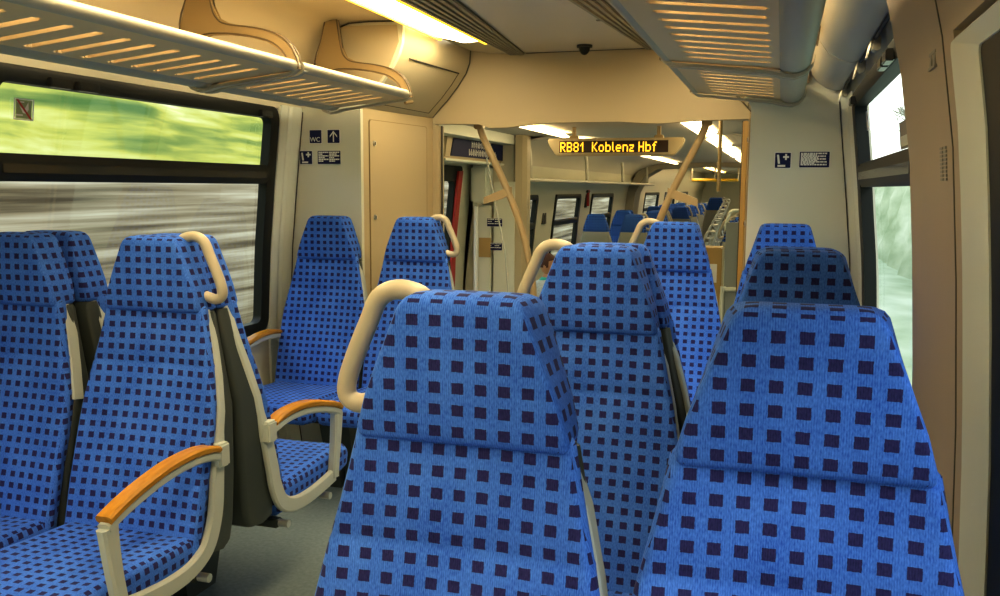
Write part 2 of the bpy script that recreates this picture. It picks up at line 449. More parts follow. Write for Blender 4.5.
# ------------------------------------------------------------------ end partitions, cabinets, bulkhead
arc0b = [(.765, 2.29), (.768, 2.25), (.772, 2.176), (.790, 2.12), (.828, 2.055), (.884, 1.982)]
arc1 = [(.677, 2.30), (.677, 2.24), (.682, 2.17), (.705, 2.11), (.756, 2.037), (.82, 1.96), (.87, 1.91), (.914, 1.862)]
YP, YB = 4.28, 5.06
for s, nm in ((-1, 'left'), (1, 'right')):
    CX = 1.008 if s < 0 else .937
    arc0 = arc0b+([(.93, 1.93), (1.008, 1.86)] if s < 0 else [(.905, 1.88), (.937, 1.82)])
    # partition facing the seats, including the end panel above the rack
    bm = bmesh.new()
    poly = [(s*x, z) for x, z in arc0]+[(s*CX, 0), (s*1.47, 0)]+[(s*(wx(z)+.01), z) for z in (.4, .74, 1.14, 1.4, 1.86, 1.95)]+[(s*1.31, 2.05), (s*1.2, 2.25), (s*1.1, 2.31)]
    prism(bm, poly, 'y', YP, YP+.03); struct('wall_partition_'+nm, bm, 'partition', smooth=False)
    # inner cheek above the rack (warm)
    bm = bmesh.new()
    inner = [(1.0, 1.90), (1.19, 1.93), (1.255, 2.08), (1.18, 2.205), (1.10, 2.268), (.80, 2.262), (.785, 2.18), (.835, 2.07), (.895, 1.99)]
    prism(bm, [(s*x, z) for x, z in inner], 'y', YP-.006, YP); struct('trim_4' if s < 0 else 'trim_5', bm, 'cove', smooth=False)
    bm = bmesh.new(); tube(bm, [(s*x, YP-.008, z) for x, z in ((1.29, 2.03), (1.262, 2.083), (1.228, 2.148), (1.183, 2.211), (1.126, 2.259), (1.06, 2.280), (.95, 2.283), (.80, 2.279))], .004, 6); struct('trim_26' if s < 0 else 'trim_27', bm, 'dark')
    # cabinet face along the aisle
    bm = bmesh.new()
    vs = [(s*CX, YP), (s*.914, YB), (s*1.44, YB), (s*1.44, YP+.031)]
    prism(bm, [(s*CX, YP+.031), (s*.914, YB-.003), (s*1.33, YB-.003), (s*1.33, YP+.031)], 'z', 0, 1.858 if s < 0 else 1.815)
    cab = mesh('cabinet', bm, 'cabinet', None, False)
    tag(cab, 'tall cream cabinet beside the doorway with a flush door and two locks' if s < 0 else 'tall cream cabinet right of the doorway behind the pale partition', 'cabinet')
    d = Vector((s*(.914-CX), YB-YP-.031, 0)); d.normalize()
    nrm = Vector((-s*d.y, s*d.x, 0))
    def cp(u, z, o): 
        p = Vector((s*CX, YP+.031, 0))+d*u+nrm*o; return (p.x, p.y, z)
    bm = bmesh.new()
    R = [[cp(u, z, o) for u, z in rrect(.055, .665, .10, 1.80, .015)] for o in (-.001, .006)]
    rings(bm, R); dd = mesh('cabinet_door', bm, 'cabinet', cab, True)
    bm = bmesh.new()   # dark gap around door
    a = rrect(.055, .665, .10, 1.80, .015); b = rrect(.051, .669, .096, 1.804, .018)
    rings(bm, [[cp(u, z, .0065) for u, z in a], [cp(u, z, .0065) for u, z in b], [cp(u, z, .0) for u, z in b], [cp(u, z, .0) for u, z in a]], cap=False)
    mesh('door_seal', bm, 'bracket', cab)
    for z in (1.68, 1.29):
        bm = bmesh.new(); c = cp(.095, z, .0); e = cp(.095, z, .012)
        tube(bm, [c, e], .014, 14); k = mesh('lock', bm, 'chrome', dd)
        bm = bmesh.new(); a = cp(.093, z, .0125); b_ = cp(.097, z, .0125)
        tube(bm, [cp(.095, z-.008, .0125), cp(.095, z+.008, .0125)], .003, 6); mesh('keyhole', bm, 'dark', k)
    # rounded housing above the cabinet
    bm = bmesh.new(); n = 8; R = []
    for i in range(n+1):
        t_ = i/n; R.append([(s*(a[0]*(1-t_)+b[0]*t_), YP+.03+(YB-YP-.03)*t_, a[1]*(1-t_)+b[1]*t_) for a, b in zip(arc0, arc1)]+[(s*1.2, YP+.03+(YB-YP-.03)*t_, 1.87), (s*1.2, YP+.03+(YB-YP-.03)*t_, 2.3)])
    rings(bm, R); h = mesh('overhead_housing', bm, 'cove')
    tag(h, f'rounded beige housing over the {nm} cabinet meeting the ceiling', 'housing')
    def hp(u, k, off=.004):
        i = min(int(k), len(arc0)-2); fr = k-i
        a = [arc0[i][j]*(1-fr)+arc0[i+1][j]*fr for j in (0, 1)]; b = [arc1[i][j]*(1-fr)+arc1[i+1][j]*fr for j in (0, 1)]
        return (s*(a[0]*(1-u)+b[0]*u-off), YP+.03+(YB-YP-.03)*u, a[1]*(1-u)+b[1]*u-off)
    bm = bmesh.new(); tube(bm, [hp(u, 3.1, .002) for u in (.12, .3, .5, .7, .88)], .004, 6); mesh('housing_slot', bm, 'dark', h)
    bm = bmesh.new(); tube(bm, [hp(.88, k, .001) for k in (3.1, 4, 5, 6, 6.6)], .002, 6); tube(bm, [hp(u, 6.6, .001) for u in (.88, .6, .3, .12)], .002, 6); mesh('housing_seam', bm, 'darkgap', h)
    bm = bmesh.new(); tube(bm, [hp(.42, 6.1, .006), hp(.5, 5.9, .006)], .009, 8); mesh('housing_latch', bm, 'bracket', h)
    # dark line where housing meets bulkhead
    bm = bmesh.new(); tube(bm, [(s*x, YB-.006, z) for x, z in arc1[1:]], .005, 6); struct('trim_6' if s < 0 else 'trim_7', bm, 'darkgap')
    # pale vertical strips in the corner
    bm = bmesh.new()
    R = [[(s*(wx(z)-a), y, z) for a, y in ((-.01, 4.08), (.012, 4.08), (.018, 4.13), (.010, 4.16), (.018, 4.18), (.020, 4.23), (.016 if s < 0 else .046, 4.279), (-.01, 4.279))] for z in (.02, .4, .74, 1.14, 1.4, 1.86)]
    rings(bm, R); struct('trim_8' if s < 0 else 'trim_9', bm, 'reveal', smooth=False)
    bm = bmesh.new(); tube(bm, [(s*(wx(z)-(.020 if s < 0 else .050)), 4.278, z) for z in (.02, .4, .74, 1.14, 1.4, 1.84)], .0025, 6); struct('trim_24' if s < 0 else 'trim_25', bm, 'dark')

bm = bmesh.new()
lint = [(-.9, 1.825), (-.63, 1.82), (-.56, 1.797), (-.45, 1.798), (-.33, 1.812), (-.18, 1.822), (.2, 1.822), (.33, 1.812), (.43, 1.808), (.5, 1.812), (.6, 1.82), (.9, 1.825)]
for (xa, za), (xb, zb) in zip(lint, lint[1:]):
    prism(bm, [(xa, za), (xb, zb), (xb, 2.32), (xa, 2.32)], 'y', YB, YB+.06)
box(bm, -1.38, -.9, YB, YB+.06, -.17, 2.32); box(bm, .9, 1.38, YB, YB+.06, -.17, 2.32)
bmesh.ops.remove_doubles(bm, verts=bm.verts[:], dist=.0002)
struct('wall_front', bm, 'bulk', smooth=False)
# jamb trims
for s in (-1, 1):
    bm = bmesh.new(); box(bm, *sorted((s*.872, s*.899)), YB-.004, YB+.075, -.17, 1.815, .004); struct('trim_10' if s < 0 else 'trim_11', bm, 'trim' if s > 0 else 'bulk', smooth=False)
    bm = bmesh.new(); box(bm, *sorted((s*.866, s*.871)), YB+.02, YB+.04, -.17, 1.815); struct('trim_12' if s < 0 else 'trim_13', bm, 'dark', smooth=False)

# ------------------------------------------------------------------ signs
def sign(name, label, x0, x1, z0, z1, Y, draw, border=.0035, group=None, base='navy'):
    cx_, cz = (x0+x1)/2, (z0+z1)/2
    t = empty(name, label, 'sign', (cx_, Y, cz), group=group)
    w, h = (x1-x0)/2, (z1-z0)/2
    bm = bmesh.new(); rings(bm, [[(x, y, z) for x, z in rrect(-w-border, w+border, -h-border, h+border, .004, 2)] for y in (-.002, 0)]); mesh('sign_border', bm, 'white', t)
    bm = bmesh.new(); rings(bm, [[(x, y, z) for x, z in rrect(-w, w, -h, h, .003, 2)] for y in (-.0035, -.0015)]); mesh('sign_plate', bm, base, t)
    bm = bmesh.new(); draw(bm, w, h); mesh('sign_marks', bm, 'white', t, smooth=False)
    return t
def bar(bm, pts, y=-.0045, th=.0012):
    A = [bm.verts.new((p[0], y, p[1])) for p in pts]; B = [bm.verts.new((p[0], y+th, p[1])) for p in pts]
    bm.faces.new(A); bm.faces.new(B[::-1])
    n = len(pts)
    for i in range(n): bm.faces.new((A[i], B[i], B[(i+1) % n], A[(i+1) % n]))
def rect(bm, x0, x1, z0, z1): bar(bm, [(x0, z0), (x1, z0), (x1, z1), (x0, z1)])
def seatsign(bm, w, h):
    bar(bm, [(-w*.78, h*.75), (-w*.50, h*.75), (-w*.34, -h*.45), (-w*.62, -h*.45)])
    bar(bm, [(-w*.66, -h*.60), (w*.35, -h*.60), (w*.35, -h*.86), (-w*.66, -h*.86)])
    rect(bm, w*.28, w*.52, h*.05, h*.85); rect(bm, w*.02, w*.28, h*.32, h*.58); rect(bm, w*.52, w*.78, h*.32, h*.58)
def textlines(seed, rows, cols=1, full=False):
    def d(bm, w, h):
        r = random.Random(seed)
        for c in range(cols):
            xa = -w*.92+c*(1.9*w/cols); xb = xa+1.75*w/cols
            for i in range(rows):
                z = h*.78-i*(1.6*h/rows); x = xa; th = h*.10
                end = xb if full or i % 2 == 0 else xa+(xb-xa)*r.uniform(.45, .8)
                while x < end-.004:
                    l = r.uniform(.006, .016); rect(bm, x, min(x+l, end), z-th, z+th); x += l+.0022
    return d
def text_mesh(s, size, bold=0):
    cu = bpy.data.curves.new('txt', 'FONT'); cu.body = s; cu.size = size; cu.extrude = .0006; cu.offset = bold
    cu.align_x = 'CENTER'; cu.align_y = 'CENTER'
    o = bpy.data.objects.new('txt', cu); COL.objects.link(o)
    dg = bpy.context.evaluated_depsgraph_get(); me = bpy.data.meshes.new_from_object(o.evaluated_get(dg))
    bpy.data.objects.remove(o); bm = bmesh.new(); bm.from_mesh(me); bpy.data.meshes.remove(me)
    return bm
def wc(bm, w, h):
    b2 = text_mesh('WC', .034)
    off = {}
    for f in b2.faces:
        vs = []
        for v in f.verts:
            if v.index not in off or True:
                pass
            vs.append(bm.verts.new((v.co.x-.002, -.0045+v.co.z, v.co.y-h*.48)))
        try: bm.faces.new(vs)
        except ValueError: pass
    b2.free()
def arrow(bm, w, h):
    rect(bm, -w*.09, w*.09, -h*.85, h*.55)
    bar(bm, [(0, h*.88), (w*.62, h*.12), (w*.62, -h*.14), (0, h*.60)]); bar(bm, [(0, h*.88), (0, h*.60), (-w*.62, -h*.14), (-w*.62, h*.12)])
YS = YP-.001
sign('toilet_sign', 'square navy WC sign on the left partition above the seats', -1.301, -1.233, 1.678, 1.745, YS, wc)
sign('arrow_sign', 'square navy sign with a white upward arrow on the left partition', -1.196, -1.128, 1.678, 1.745, YS, arrow)
sign('priority_seat_sign', 'square navy priority seat pictogram with white cross on the left partition', -1.361, -1.290, 1.569, 1.637, YS, seatsign)
sign('notice_plate', 'navy notice plate with small text under the arrow sign', -1.256, -1.124, 1.569, 1.637, YS, textlines(3, 6, 2), .001)
sign('priority_seat_sign', 'square navy priority seat pictogram with white cross on the right partition', 1.050, 1.117, 1.547, 1.614, YS, seatsign)
sign('notice_plate', 'navy notice plate with lines of white text on the right partition', 1.155, 1.281, 1.549, 1.618, YS, textlines(8, 9), .002)

# ------------------------------------------------------------------ luggage racks
def rack(s, y0, y1, label, end_bracket=True):
    t = empty('luggage_rack', label, 'rack', (s*.69, y0, 1.903))
    L = y1-y0; ox = -s*.69; oz = -1.915
    def X(x): return s*x+ox
    bm = bmesh.new(); tube(bm, [(0, 0, 0), (0, L, 0)], .021, 20); mesh('front_rail', bm, 'rack', t)
    bm = bmesh.new(); R = []
    for y in (0, L): R.append([(X(1.105+.058*math.cos(a)), y, 1.893+.05*math.sin(a)+oz) for a in [2*PI*k/28 for k in range(28)]])
    rings(bm, R); mesh('wall_rail', bm, 'rack', t)
    # slotted shelf
    def zz(x): return 1.905+(x-.69)*(1.865-1.905)/(.38)+oz
    bm = bmesh.new()
    def slab(xa, xb, ya, yb):
        vs = []
        for dz in (-.006, .028):
            vs.append([(X(xa), ya, zz(xa)+dz), (X(xb), ya, zz(xb)+dz), (X(xb), yb, zz(xb)+dz), (X(xa), yb, zz(xa)+dz)])
        rings(bm, vs)
    slab(.70, .765, 0, L); slab(1.04, 1.08, 0, L)
    n = int(L/.115); p = (L-.10)/n; sw = .036
    slab(.765, 1.04, 0, .05); slab(.765, 1.04, L-.05, L)
    for i in range(n):
        ya = .05+i*p
        slab(.765, 1.04, ya+sw, ya+p)
        # rounded slot ends
        slab(.765, .772, ya, ya+sw*.35); slab(1.033, 1.04, ya, ya+sw*.35)
        slab(.765, .772, ya+sw*.65, ya+sw); slab(1.033, 1.04, ya+sw*.65, ya+sw)
    mesh('shelf', bm, 'slat', t, smooth=False)
    # cross bars under the ends
    for y in (.012, L-.012):
        bm = bmesh.new(); R = []
        for x, z in [(.672, 1.905), (.70, 1.888), (1.03, 1.848), (1.075, 1.836), (1.11, 1.832), (1.145, 1.845), (1.168, 1.875), (1.172, 1.90)]:
            R.append([(X(x), y-.014, z+oz+.004), (X(x), y+.014, z+oz+.004), (X(x), y+.014, z+oz-.006), (X(x), y-.014, z+oz-.006)])
        rings(bm, R); mesh('cross_bar', bm, 'rack', t)
    # end arch bracket
    outer = [(.668, 1.90), (.676, 1.945), (.705, 1.995), (.76, 2.035), (.85, 2.06), (.97, 2.078), (1.015, 2.10), (1.04, 2.15), (1.062, 2.287)]
    wallside = [(1.125, 2.287), (1.15, 2.19), (1.185, 2.09), (1.175, 1.93)]
    inner = [(1.135, 1.925), (1.125, 2.0), (1.095, 2.035), (1.05, 2.048), (.93, 2.04), (.80, 2.012), (.74, 1.975), (.712, 1.935), (.70, 1.90)]
    for y in (L-.012,) if y0 > 0 else ():
        bm = bmesh.new(); prism(bm, [(X(x), z+oz) for x, z in outer+wallside+inner], 'y', y-.012, y+.012)
        bmesh.ops.bevel(bm, geom=[e for e in bm.edges if abs(e.verts[0].co.y-e.verts[1].co.y) < 1e-5], offset=.005, segments=2, affect='EDGES')
        ab = mesh('arch_bracket', bm, 'bracket', t)
        for ln in (outer, wallside, inner):
            for yy in (y-.012, y+.012):
                bm = bmesh.new(); tube(bm, [(X(x), yy, z+oz) for x, z in ln], .0035, 6, sm=3); mesh('bracket_edge', bm, 'edge', ab)
    return t
rack(-1, .95, 3.09, 'long slotted luggage rack over the left window, nearer section')
rack(-1, 3.115, 4.16, 'short slotted luggage rack section by the left partition')
rack(-1, -2.6, .92, 'slotted luggage rack on the left behind the viewpoint')
rack(1, .95, 3.19, 'slotted luggage rack over the right window, nearer section')
rack(1, 3.215, 4.265, 'short slotted luggage rack section by the right partition')
rack(1, -2.6, .92, 'slotted luggage rack on the right behind the viewpoint')

# rounded wall covers above windows
for s, nm in ((1, 'right'),):
    for i, (y0, y1) in enumerate(((-3.0, -.2), (-.18, 1.5), (1.52, 3.34), (3.36, 4.27))):
        bm = bmesh.new(); prof = [(1.17, 2.04), (1.175, 2.0), (1.19, 1.955), (1.215, 1.92), (1.25, 1.895), (1.29, 1.882), (1.315, 1.885)]
        R = [[(s*x, y, z) for x, z in prof]+[(s*1.318, y, 1.95), (s*1.29, y, 2.03)] for y in (y0, y1)]
        rings(bm, R); o = mesh('rounded_wall_cover', bm, 'cover')
        place = ('behind the viewpoint', 'beside the viewpoint', 'nearer section over the window', 'end section against the partition')[i]
        tag(o, f'rounded grey cover panel above the {nm} window, {place}', 'cover panel', 'rounded cover panels')
    # dark rail
    bm = bmesh.new(); tube(bm, [(s*1.322, -3, 1.882), (s*1.322, 4.26, 1.882)], .006, 8)
    struct('trim_14' if s < 0 else 'trim_15', bm, 'dark')
for y, tx in ((4.20, 'nearest the partition'), (3.36, 'at the cover seam'), (2.86, 'above the window middle')):
    t = empty('cover_clip', f'small metal clip under the right cover panel {tx}', 'clip', (1.328, y, 1.86), group='clips under the right cover')
    bm = bmesh.new(); box(bm, -.012, .01, -.03, .03, -.012, .03, .004); mesh('clip_plate', bm, 'rack', t)
    bm = bmesh.new(); tube(bm, [(-.014, -.022, .02), (-.024, -.022, -.03), (-.024, .022, -.03), (-.014, .022, .02)], .004, 6); mesh('clip_hook', bm, 'chrome', t)

# ------------------------------------------------------------------ right hand pillar and near reveal
bm = bmesh.new(); R = []
pz = [(0, 1.36), (.6, 1.40), (1.05, 1.385), (1.3, 1.37), (1.52, 1.352), (1.7, 1.325), (1.85, 1.29), (1.95, 1.26), (2.06, 1.235), (2.2, 1.17)]
for z, x in pz:
    R.append([(x+.09, 2.24, z), (x+.012, 2.215, z), (x, 2.19, z), (x, 1.56, z), (x+.12, 1.55, z)])
rings(bm, R); pil = mesh('pillar_cover', bm, 'pillar'); tag(pil, 'tall tan pillar cover between the two right windows', 'pillar')
bm = bmesh.new()
R = [[(x-.0015, 1.655, z), (x-.0015, 1.649, z), (x+.004, 1.649, z), (x+.004, 1.655, z)] for z, x in pz[:-1]]
rings(bm, R); mesh('pillar_seam', bm, 'darkgap', pil)
bm = bmesh.new()
for k in range(9):
    z = 1.467+k*.0068; x = interp(pz, z)
    for j in range(2): box(bm, x-.002, x+.001, 1.715+j*.035, 1.742+j*.035, z, z+.0045)
mesh('pillar_marks', bm, 'board', pil); bm = bmesh.new()
for j in range(2):
    x = interp(pz, 1.675); box(bm, x-.002, x+.002, 1.735+j*.035, 1.755+j*.035, 1.662, 1.69)
    box(bm, x-.003, x+.002, 1.728+j*.035, 1.762+j*.035, 1.686, 1.691); box(bm, x-.003, x+.002, 1.728+j*.035, 1.762+j*.035, 1.661, 1.666)
mesh('pillar_marks', bm, 'board', pil)
# near window reveal, pale rounded moulding
bm = bmesh.new()
o_l = rrect(-.6, 1.555, .55, 1.682, .012); i_l = rrect(-.5, 1.40, .66, 1.648, .015)
def pm(l, off): return [(interp(pz, z)+off, y, z) for y, z in l]
rings(bm, [pm(o_l, .06), pm(o_l, .0), pm(rrect(-.58, 1.54, .57, 1.672, .015), -.010), pm(i_l, .0), pm(i_l, .004)], cap=False)
struct('trim_16', bm, 'reveal')
bm = bmesh.new()
i2 = rrect(-.42, 1.16, .76, 1.60, .06)
rings(bm, [pm(i_l, .003), pm(i2, .006), pm(i2, .08)], cap=False)
struct('trim_17', bm, 'black')
bm = bmesh.new(); R = [[(x, 1.56, z), (x, -3.1, z), (x+.1, -3.1, z), (x+.1, 1.56, z)] for z, x in ((1.695, 1.326), (1.85, 1.29), (1.95, 1.26), (2.06, 1.235), (2.2, 1.17))]
rings(bm, R); struct('trim_18', bm, 'pillar')

# stickers on windows
t = empty('window_sticker', 'square white no throwing out pictogram sticker with red slash on the left window', 'sticker', (-(wx(1.705)+.012), 2.482, 1.705))
t.rotation_euler = (0, 0, 0)
sl = -(wx(1.74)-wx(1.67))/.07
def stk(y, z, o=0): return (-(sl*z) + o if False else (-(wx(1.705+z)-wx(1.705)))+o, y, z)
bm = bmesh.new()
a = rrect(-.042, .042, -.036, .036, .004, 3); b = rrect(-.037, .037, -.031, .031, .003, 3)
rings(bm, [[stk(y, z, o) for y, z in l] for l, o in ((a, 0), (a, .0015), (b, .0015), (b, 0))], cap=False); mesh('sticker_border', bm, 'white', t)
bm = bmesh.new(); bar_ = [(-.034, -.03), (.034, -.03), (.034, .03), (-.034, .03)]
bm.faces.new([bm.verts.new(stk(y, z, .0004)) for y, z in bar_]); mesh('sticker_ground', bm, mat('sticker_green', (.30, .38, .2), .5), t)
bm = bmesh.new()
for P_ in ([(-.02, .012), (0, -.002), (.018, .026), (.02, .0), (.01, -.014), (-.004, -.012)], [(-.032, -.017), (-.004, -.017), (-.004, -.022), (-.032, -.022)], [(-.03, .026), (.0, .026), (.0, .022), (-.03, .022)]):
    bm.faces.new([bm.verts.new(stk(y, z, .0010)) for y, z in P_])
mesh('sticker_figure', bm, 'white', t, smooth=False)
bm = bmesh.new(); bm.faces.new([bm.verts.new(stk(y, z, .0018)) for y, z in ((-.036, .032), (-.026, .032), (.036, -.032), (.026, -.032))]); mesh('red_slash', bm, 'red', t, smooth=False)
x = wx(1.605)
bm = bmesh.new(); rings(bm, [[(wx(z)+.012, y, z), (wx(z)+.012, y+.30, z), (wx(z)+.015, y+.30, z), (wx(z)+.015, y, z)] for z, y in ((1.565, 2.52), (1.64, 2.52))])
o = mesh('window_sticker', bm, 'board'); tag(o, 'dark rectangular sticker on the right tilting pane', 'sticker')
bm = bmesh.new(); rings(bm, [[(wx(z)+.010, 2.53, z), (wx(z)+.010, 2.81, z), (wx(z)+.012, 2.81, z), (wx(z)+.012, 2.53, z)] for z in (1.572, 1.60)])
mesh('sticker_lines', bm, 'reveal', o)
bm = bmesh.new(); rings(bm, [[(wx(z)+.012, 3.72, z), (wx(z)+.012, 3.80, z), (wx(z)+.015, 3.80, z), (wx(z)+.015, 3.72, z)] for z in (1.68, 1.75)])
o = mesh('window_sticker', bm, 'white'); tag(o, 'small white upright sticker in the far corner of the right window', 'sticker')

# ------------------------------------------------------------------ seats
def ring_h(z, yf, w, th, r, conc=0.0, back=1.0, n=8):
    """horizontal rounded-rect section; front at yf (towards -y), back narrower"""
    pts = []
    wb = w*back
    for k in range(n+1):                      # front left -> right
        x = -(w-r)+2*(w-r)*k/n
        pts.append((x, yf+conc*(1-(x/(w))**2), z))
    for k in range(1, 5):
        a = -PI/2+PI/2*k/4; pts.append((w-r+r*math.cos(a), yf+r+r*math.sin(a), z))
    for k in range(1, 3):
        t_ = k/3; pts.append((w+(wb-w)*t_, yf+r+(th-2*r)*t_, z))
    for k in range(0, 4):
        a = PI/2*k/4; pts.append((wb-r+r*math.cos(a), yf+th-r+r*math.sin(a), z))
    for k in range(n+1):
        pts.append(((wb-r)-2*(wb-r)*k/n, yf+th, z))
    for k in range(1, 5):
        a = PI/2+PI/2*k/4; pts.append((-(wb-r)+r*math.cos(a), yf+th-r+r*math.sin(a), z))
    for k in range(1, 3):
        t_ = k/3; pts.append((-(wb+(w-wb)*t_), yf+th-r-(th-2*r)*t_, z))
    for k in range(0, 4):
        a = PI+PI/2*k/4; pts.append((-(w-r)+r*math.cos(a), yf+r+r*math.sin(a), z))
    return pts

SPY = [(.36, -.16), (.42, -.145), (.47, -.135), (.58, -.108), (.7, -.072), (.8, -.045), (.9, -.022), (1.0, -.004), (1.09, .008), (1.3, .008)]
SPW = [(.36, .232), (.47, .234), (.70, .235), (.80, .232), (.90, .214), (1.0, .190), (1.10, .170)]
def sy(z): return interp(SPY, z)
def sw_(z): return interp(SPW, z)

def seat_meshes():
    D = {}
    # backrest cushion
    bm = bmesh.new(); R = []
    zs = [.40, .42, .46, .52, .58, .64, .70, .76, .82, .88, .922, .93, .938, .98, 1.03, 1.07, 1.095, 1.105]
    for z in zs:
        w = sw_(z); y = sy(z); sh = 0
        if abs(z-.93) < .003: sh = .004
        if z >= 1.10: w -= .01; sh = .012
        R.append(ring_h(z, y+sh, w, .06 if z < 1 else .055, .02, .012, .96))
    rings(bm, R); D['backrest'] = bm
    # headrest
    bm = bmesh.new(); R = []
    H = [(1.082, .150, .016, .075, .96), (1.084, .160, .006, .090, .97), (1.090, .163, .000, .100, .98), (1.10, .164, -.002, .104, .98), (1.15, .150, -.003, .108, 1.0),
         (1.20, .131, -.003, .108, 1.02), (1.25, .1115, -.001, .104, 1.06), (1.275, .102, .000, .10, 1.08), (1.288, .096, .003, .094, 1.10), (1.297, .089, .009, .084, 1.10), (1.302, .080, .018, .068, 1.08), (1.304, .066, .030, .044, 1.05)]
    for z, w, y, th, bk in H:
        R.append(ring_h(z, y, w, th, min(.012, th*.42), .003, bk))
    rings(bm, R); D['headrest'] = bm
    # seat cushion: sections along y
    bm = bmesh.new(); R = []
    C = [(-.625, .437, .035, .20), (-.618, .434, .07, .214), (-.598, .432, .095, .222), (-.53, .430, .108, .225), (-.38, .425, .112, .222), (-.25, .418, .108, .222), (-.16, .415, .105, .222), (-.12, .413, .10, .222)]
    for y, zc, th, w in C:
        r = min(.03, th*.42); p = []
        for cxs, czs, a0 in ((w-r, th/2-r, 0), (-(w-r), th/2-r, PI/2), (-(w-r), -(th/2-r), PI), (w-r, -(th/2-r), 1.5*PI)):
            for k in range(5):
                a = a0+PI/2*k/4; p.append((cxs+r*math.cos(a), y, zc+czs+r*math.sin(a)))
            if a0 == 0:
                for k in range(1, 8):
                    x = (w-r)*(1-2*k/8); p.append((x, y, zc+th/2-.006*(1-(x/w)**2)))
        R.append(p)
    rings(bm, R); D['seat_cushion'] = bm
    # rear shell: fills behind back, wedge to the bottom
    bm = bmesh.new(); R = []
    for z, ya, yb in ((.385, -.02, .045), (.395, -.07, .060), (.45, -.075, .075), (.6, -.045, .088), (.8, .005, .095), (1.0, .045, .100), (1.07, .055, .100), (1.082, .06, .092)):
        w = sw_(z)-.006; R.append(ring_h(z, ya, w, yb-ya, min(.018, (yb-ya)*.3), 0, .95, 4))
    rings(bm, R); D['back_shell'] = bm
    return D

def sweep_yz(bm, path, xf, tx, dep):
    """path of (y,z); xf(z)->x centre; tx thickness in x; dep list or value: depth normal to path"""
    n = len(path); R = []
    for i, (y, z) in enumerate(path):
        y0, z0 = path[max(i-1, 0)]; y1, z1 = path[min(i+1, n-1)]
        ty, tz = y1-y0, z1-z0; l = math.hypot(ty, tz); ny, nz = -tz/l, ty/l
        d = dep[i]/2 if isinstance(dep, list) else dep/2
        x = xf(z, y); b = min(.006, tx*.3)
        R.append([(x-tx/2, y+ny*(d-b), z+nz*(d-b)), (x-tx/2+b, y+ny*d, z+nz*d), (x+tx/2-b, y+ny*d, z+nz*d), (x+tx/2, y+ny*(d-b), z+nz*(d-b)),
                  (x+tx/2, y-ny*(d-b), z-nz*(d-b)), (x+tx/2-b, y-ny*d, z-nz*d), (x-tx/2+b, y-ny*d, z-nz*d), (x-tx/2, y-ny*(d-b), z-nz*(d-b))])
    rings(bm, R)

def sp2(pts, n=5): return [(p.x, p.y) for p in smooth_path([(a, b, 0) for a, b in pts], n)]

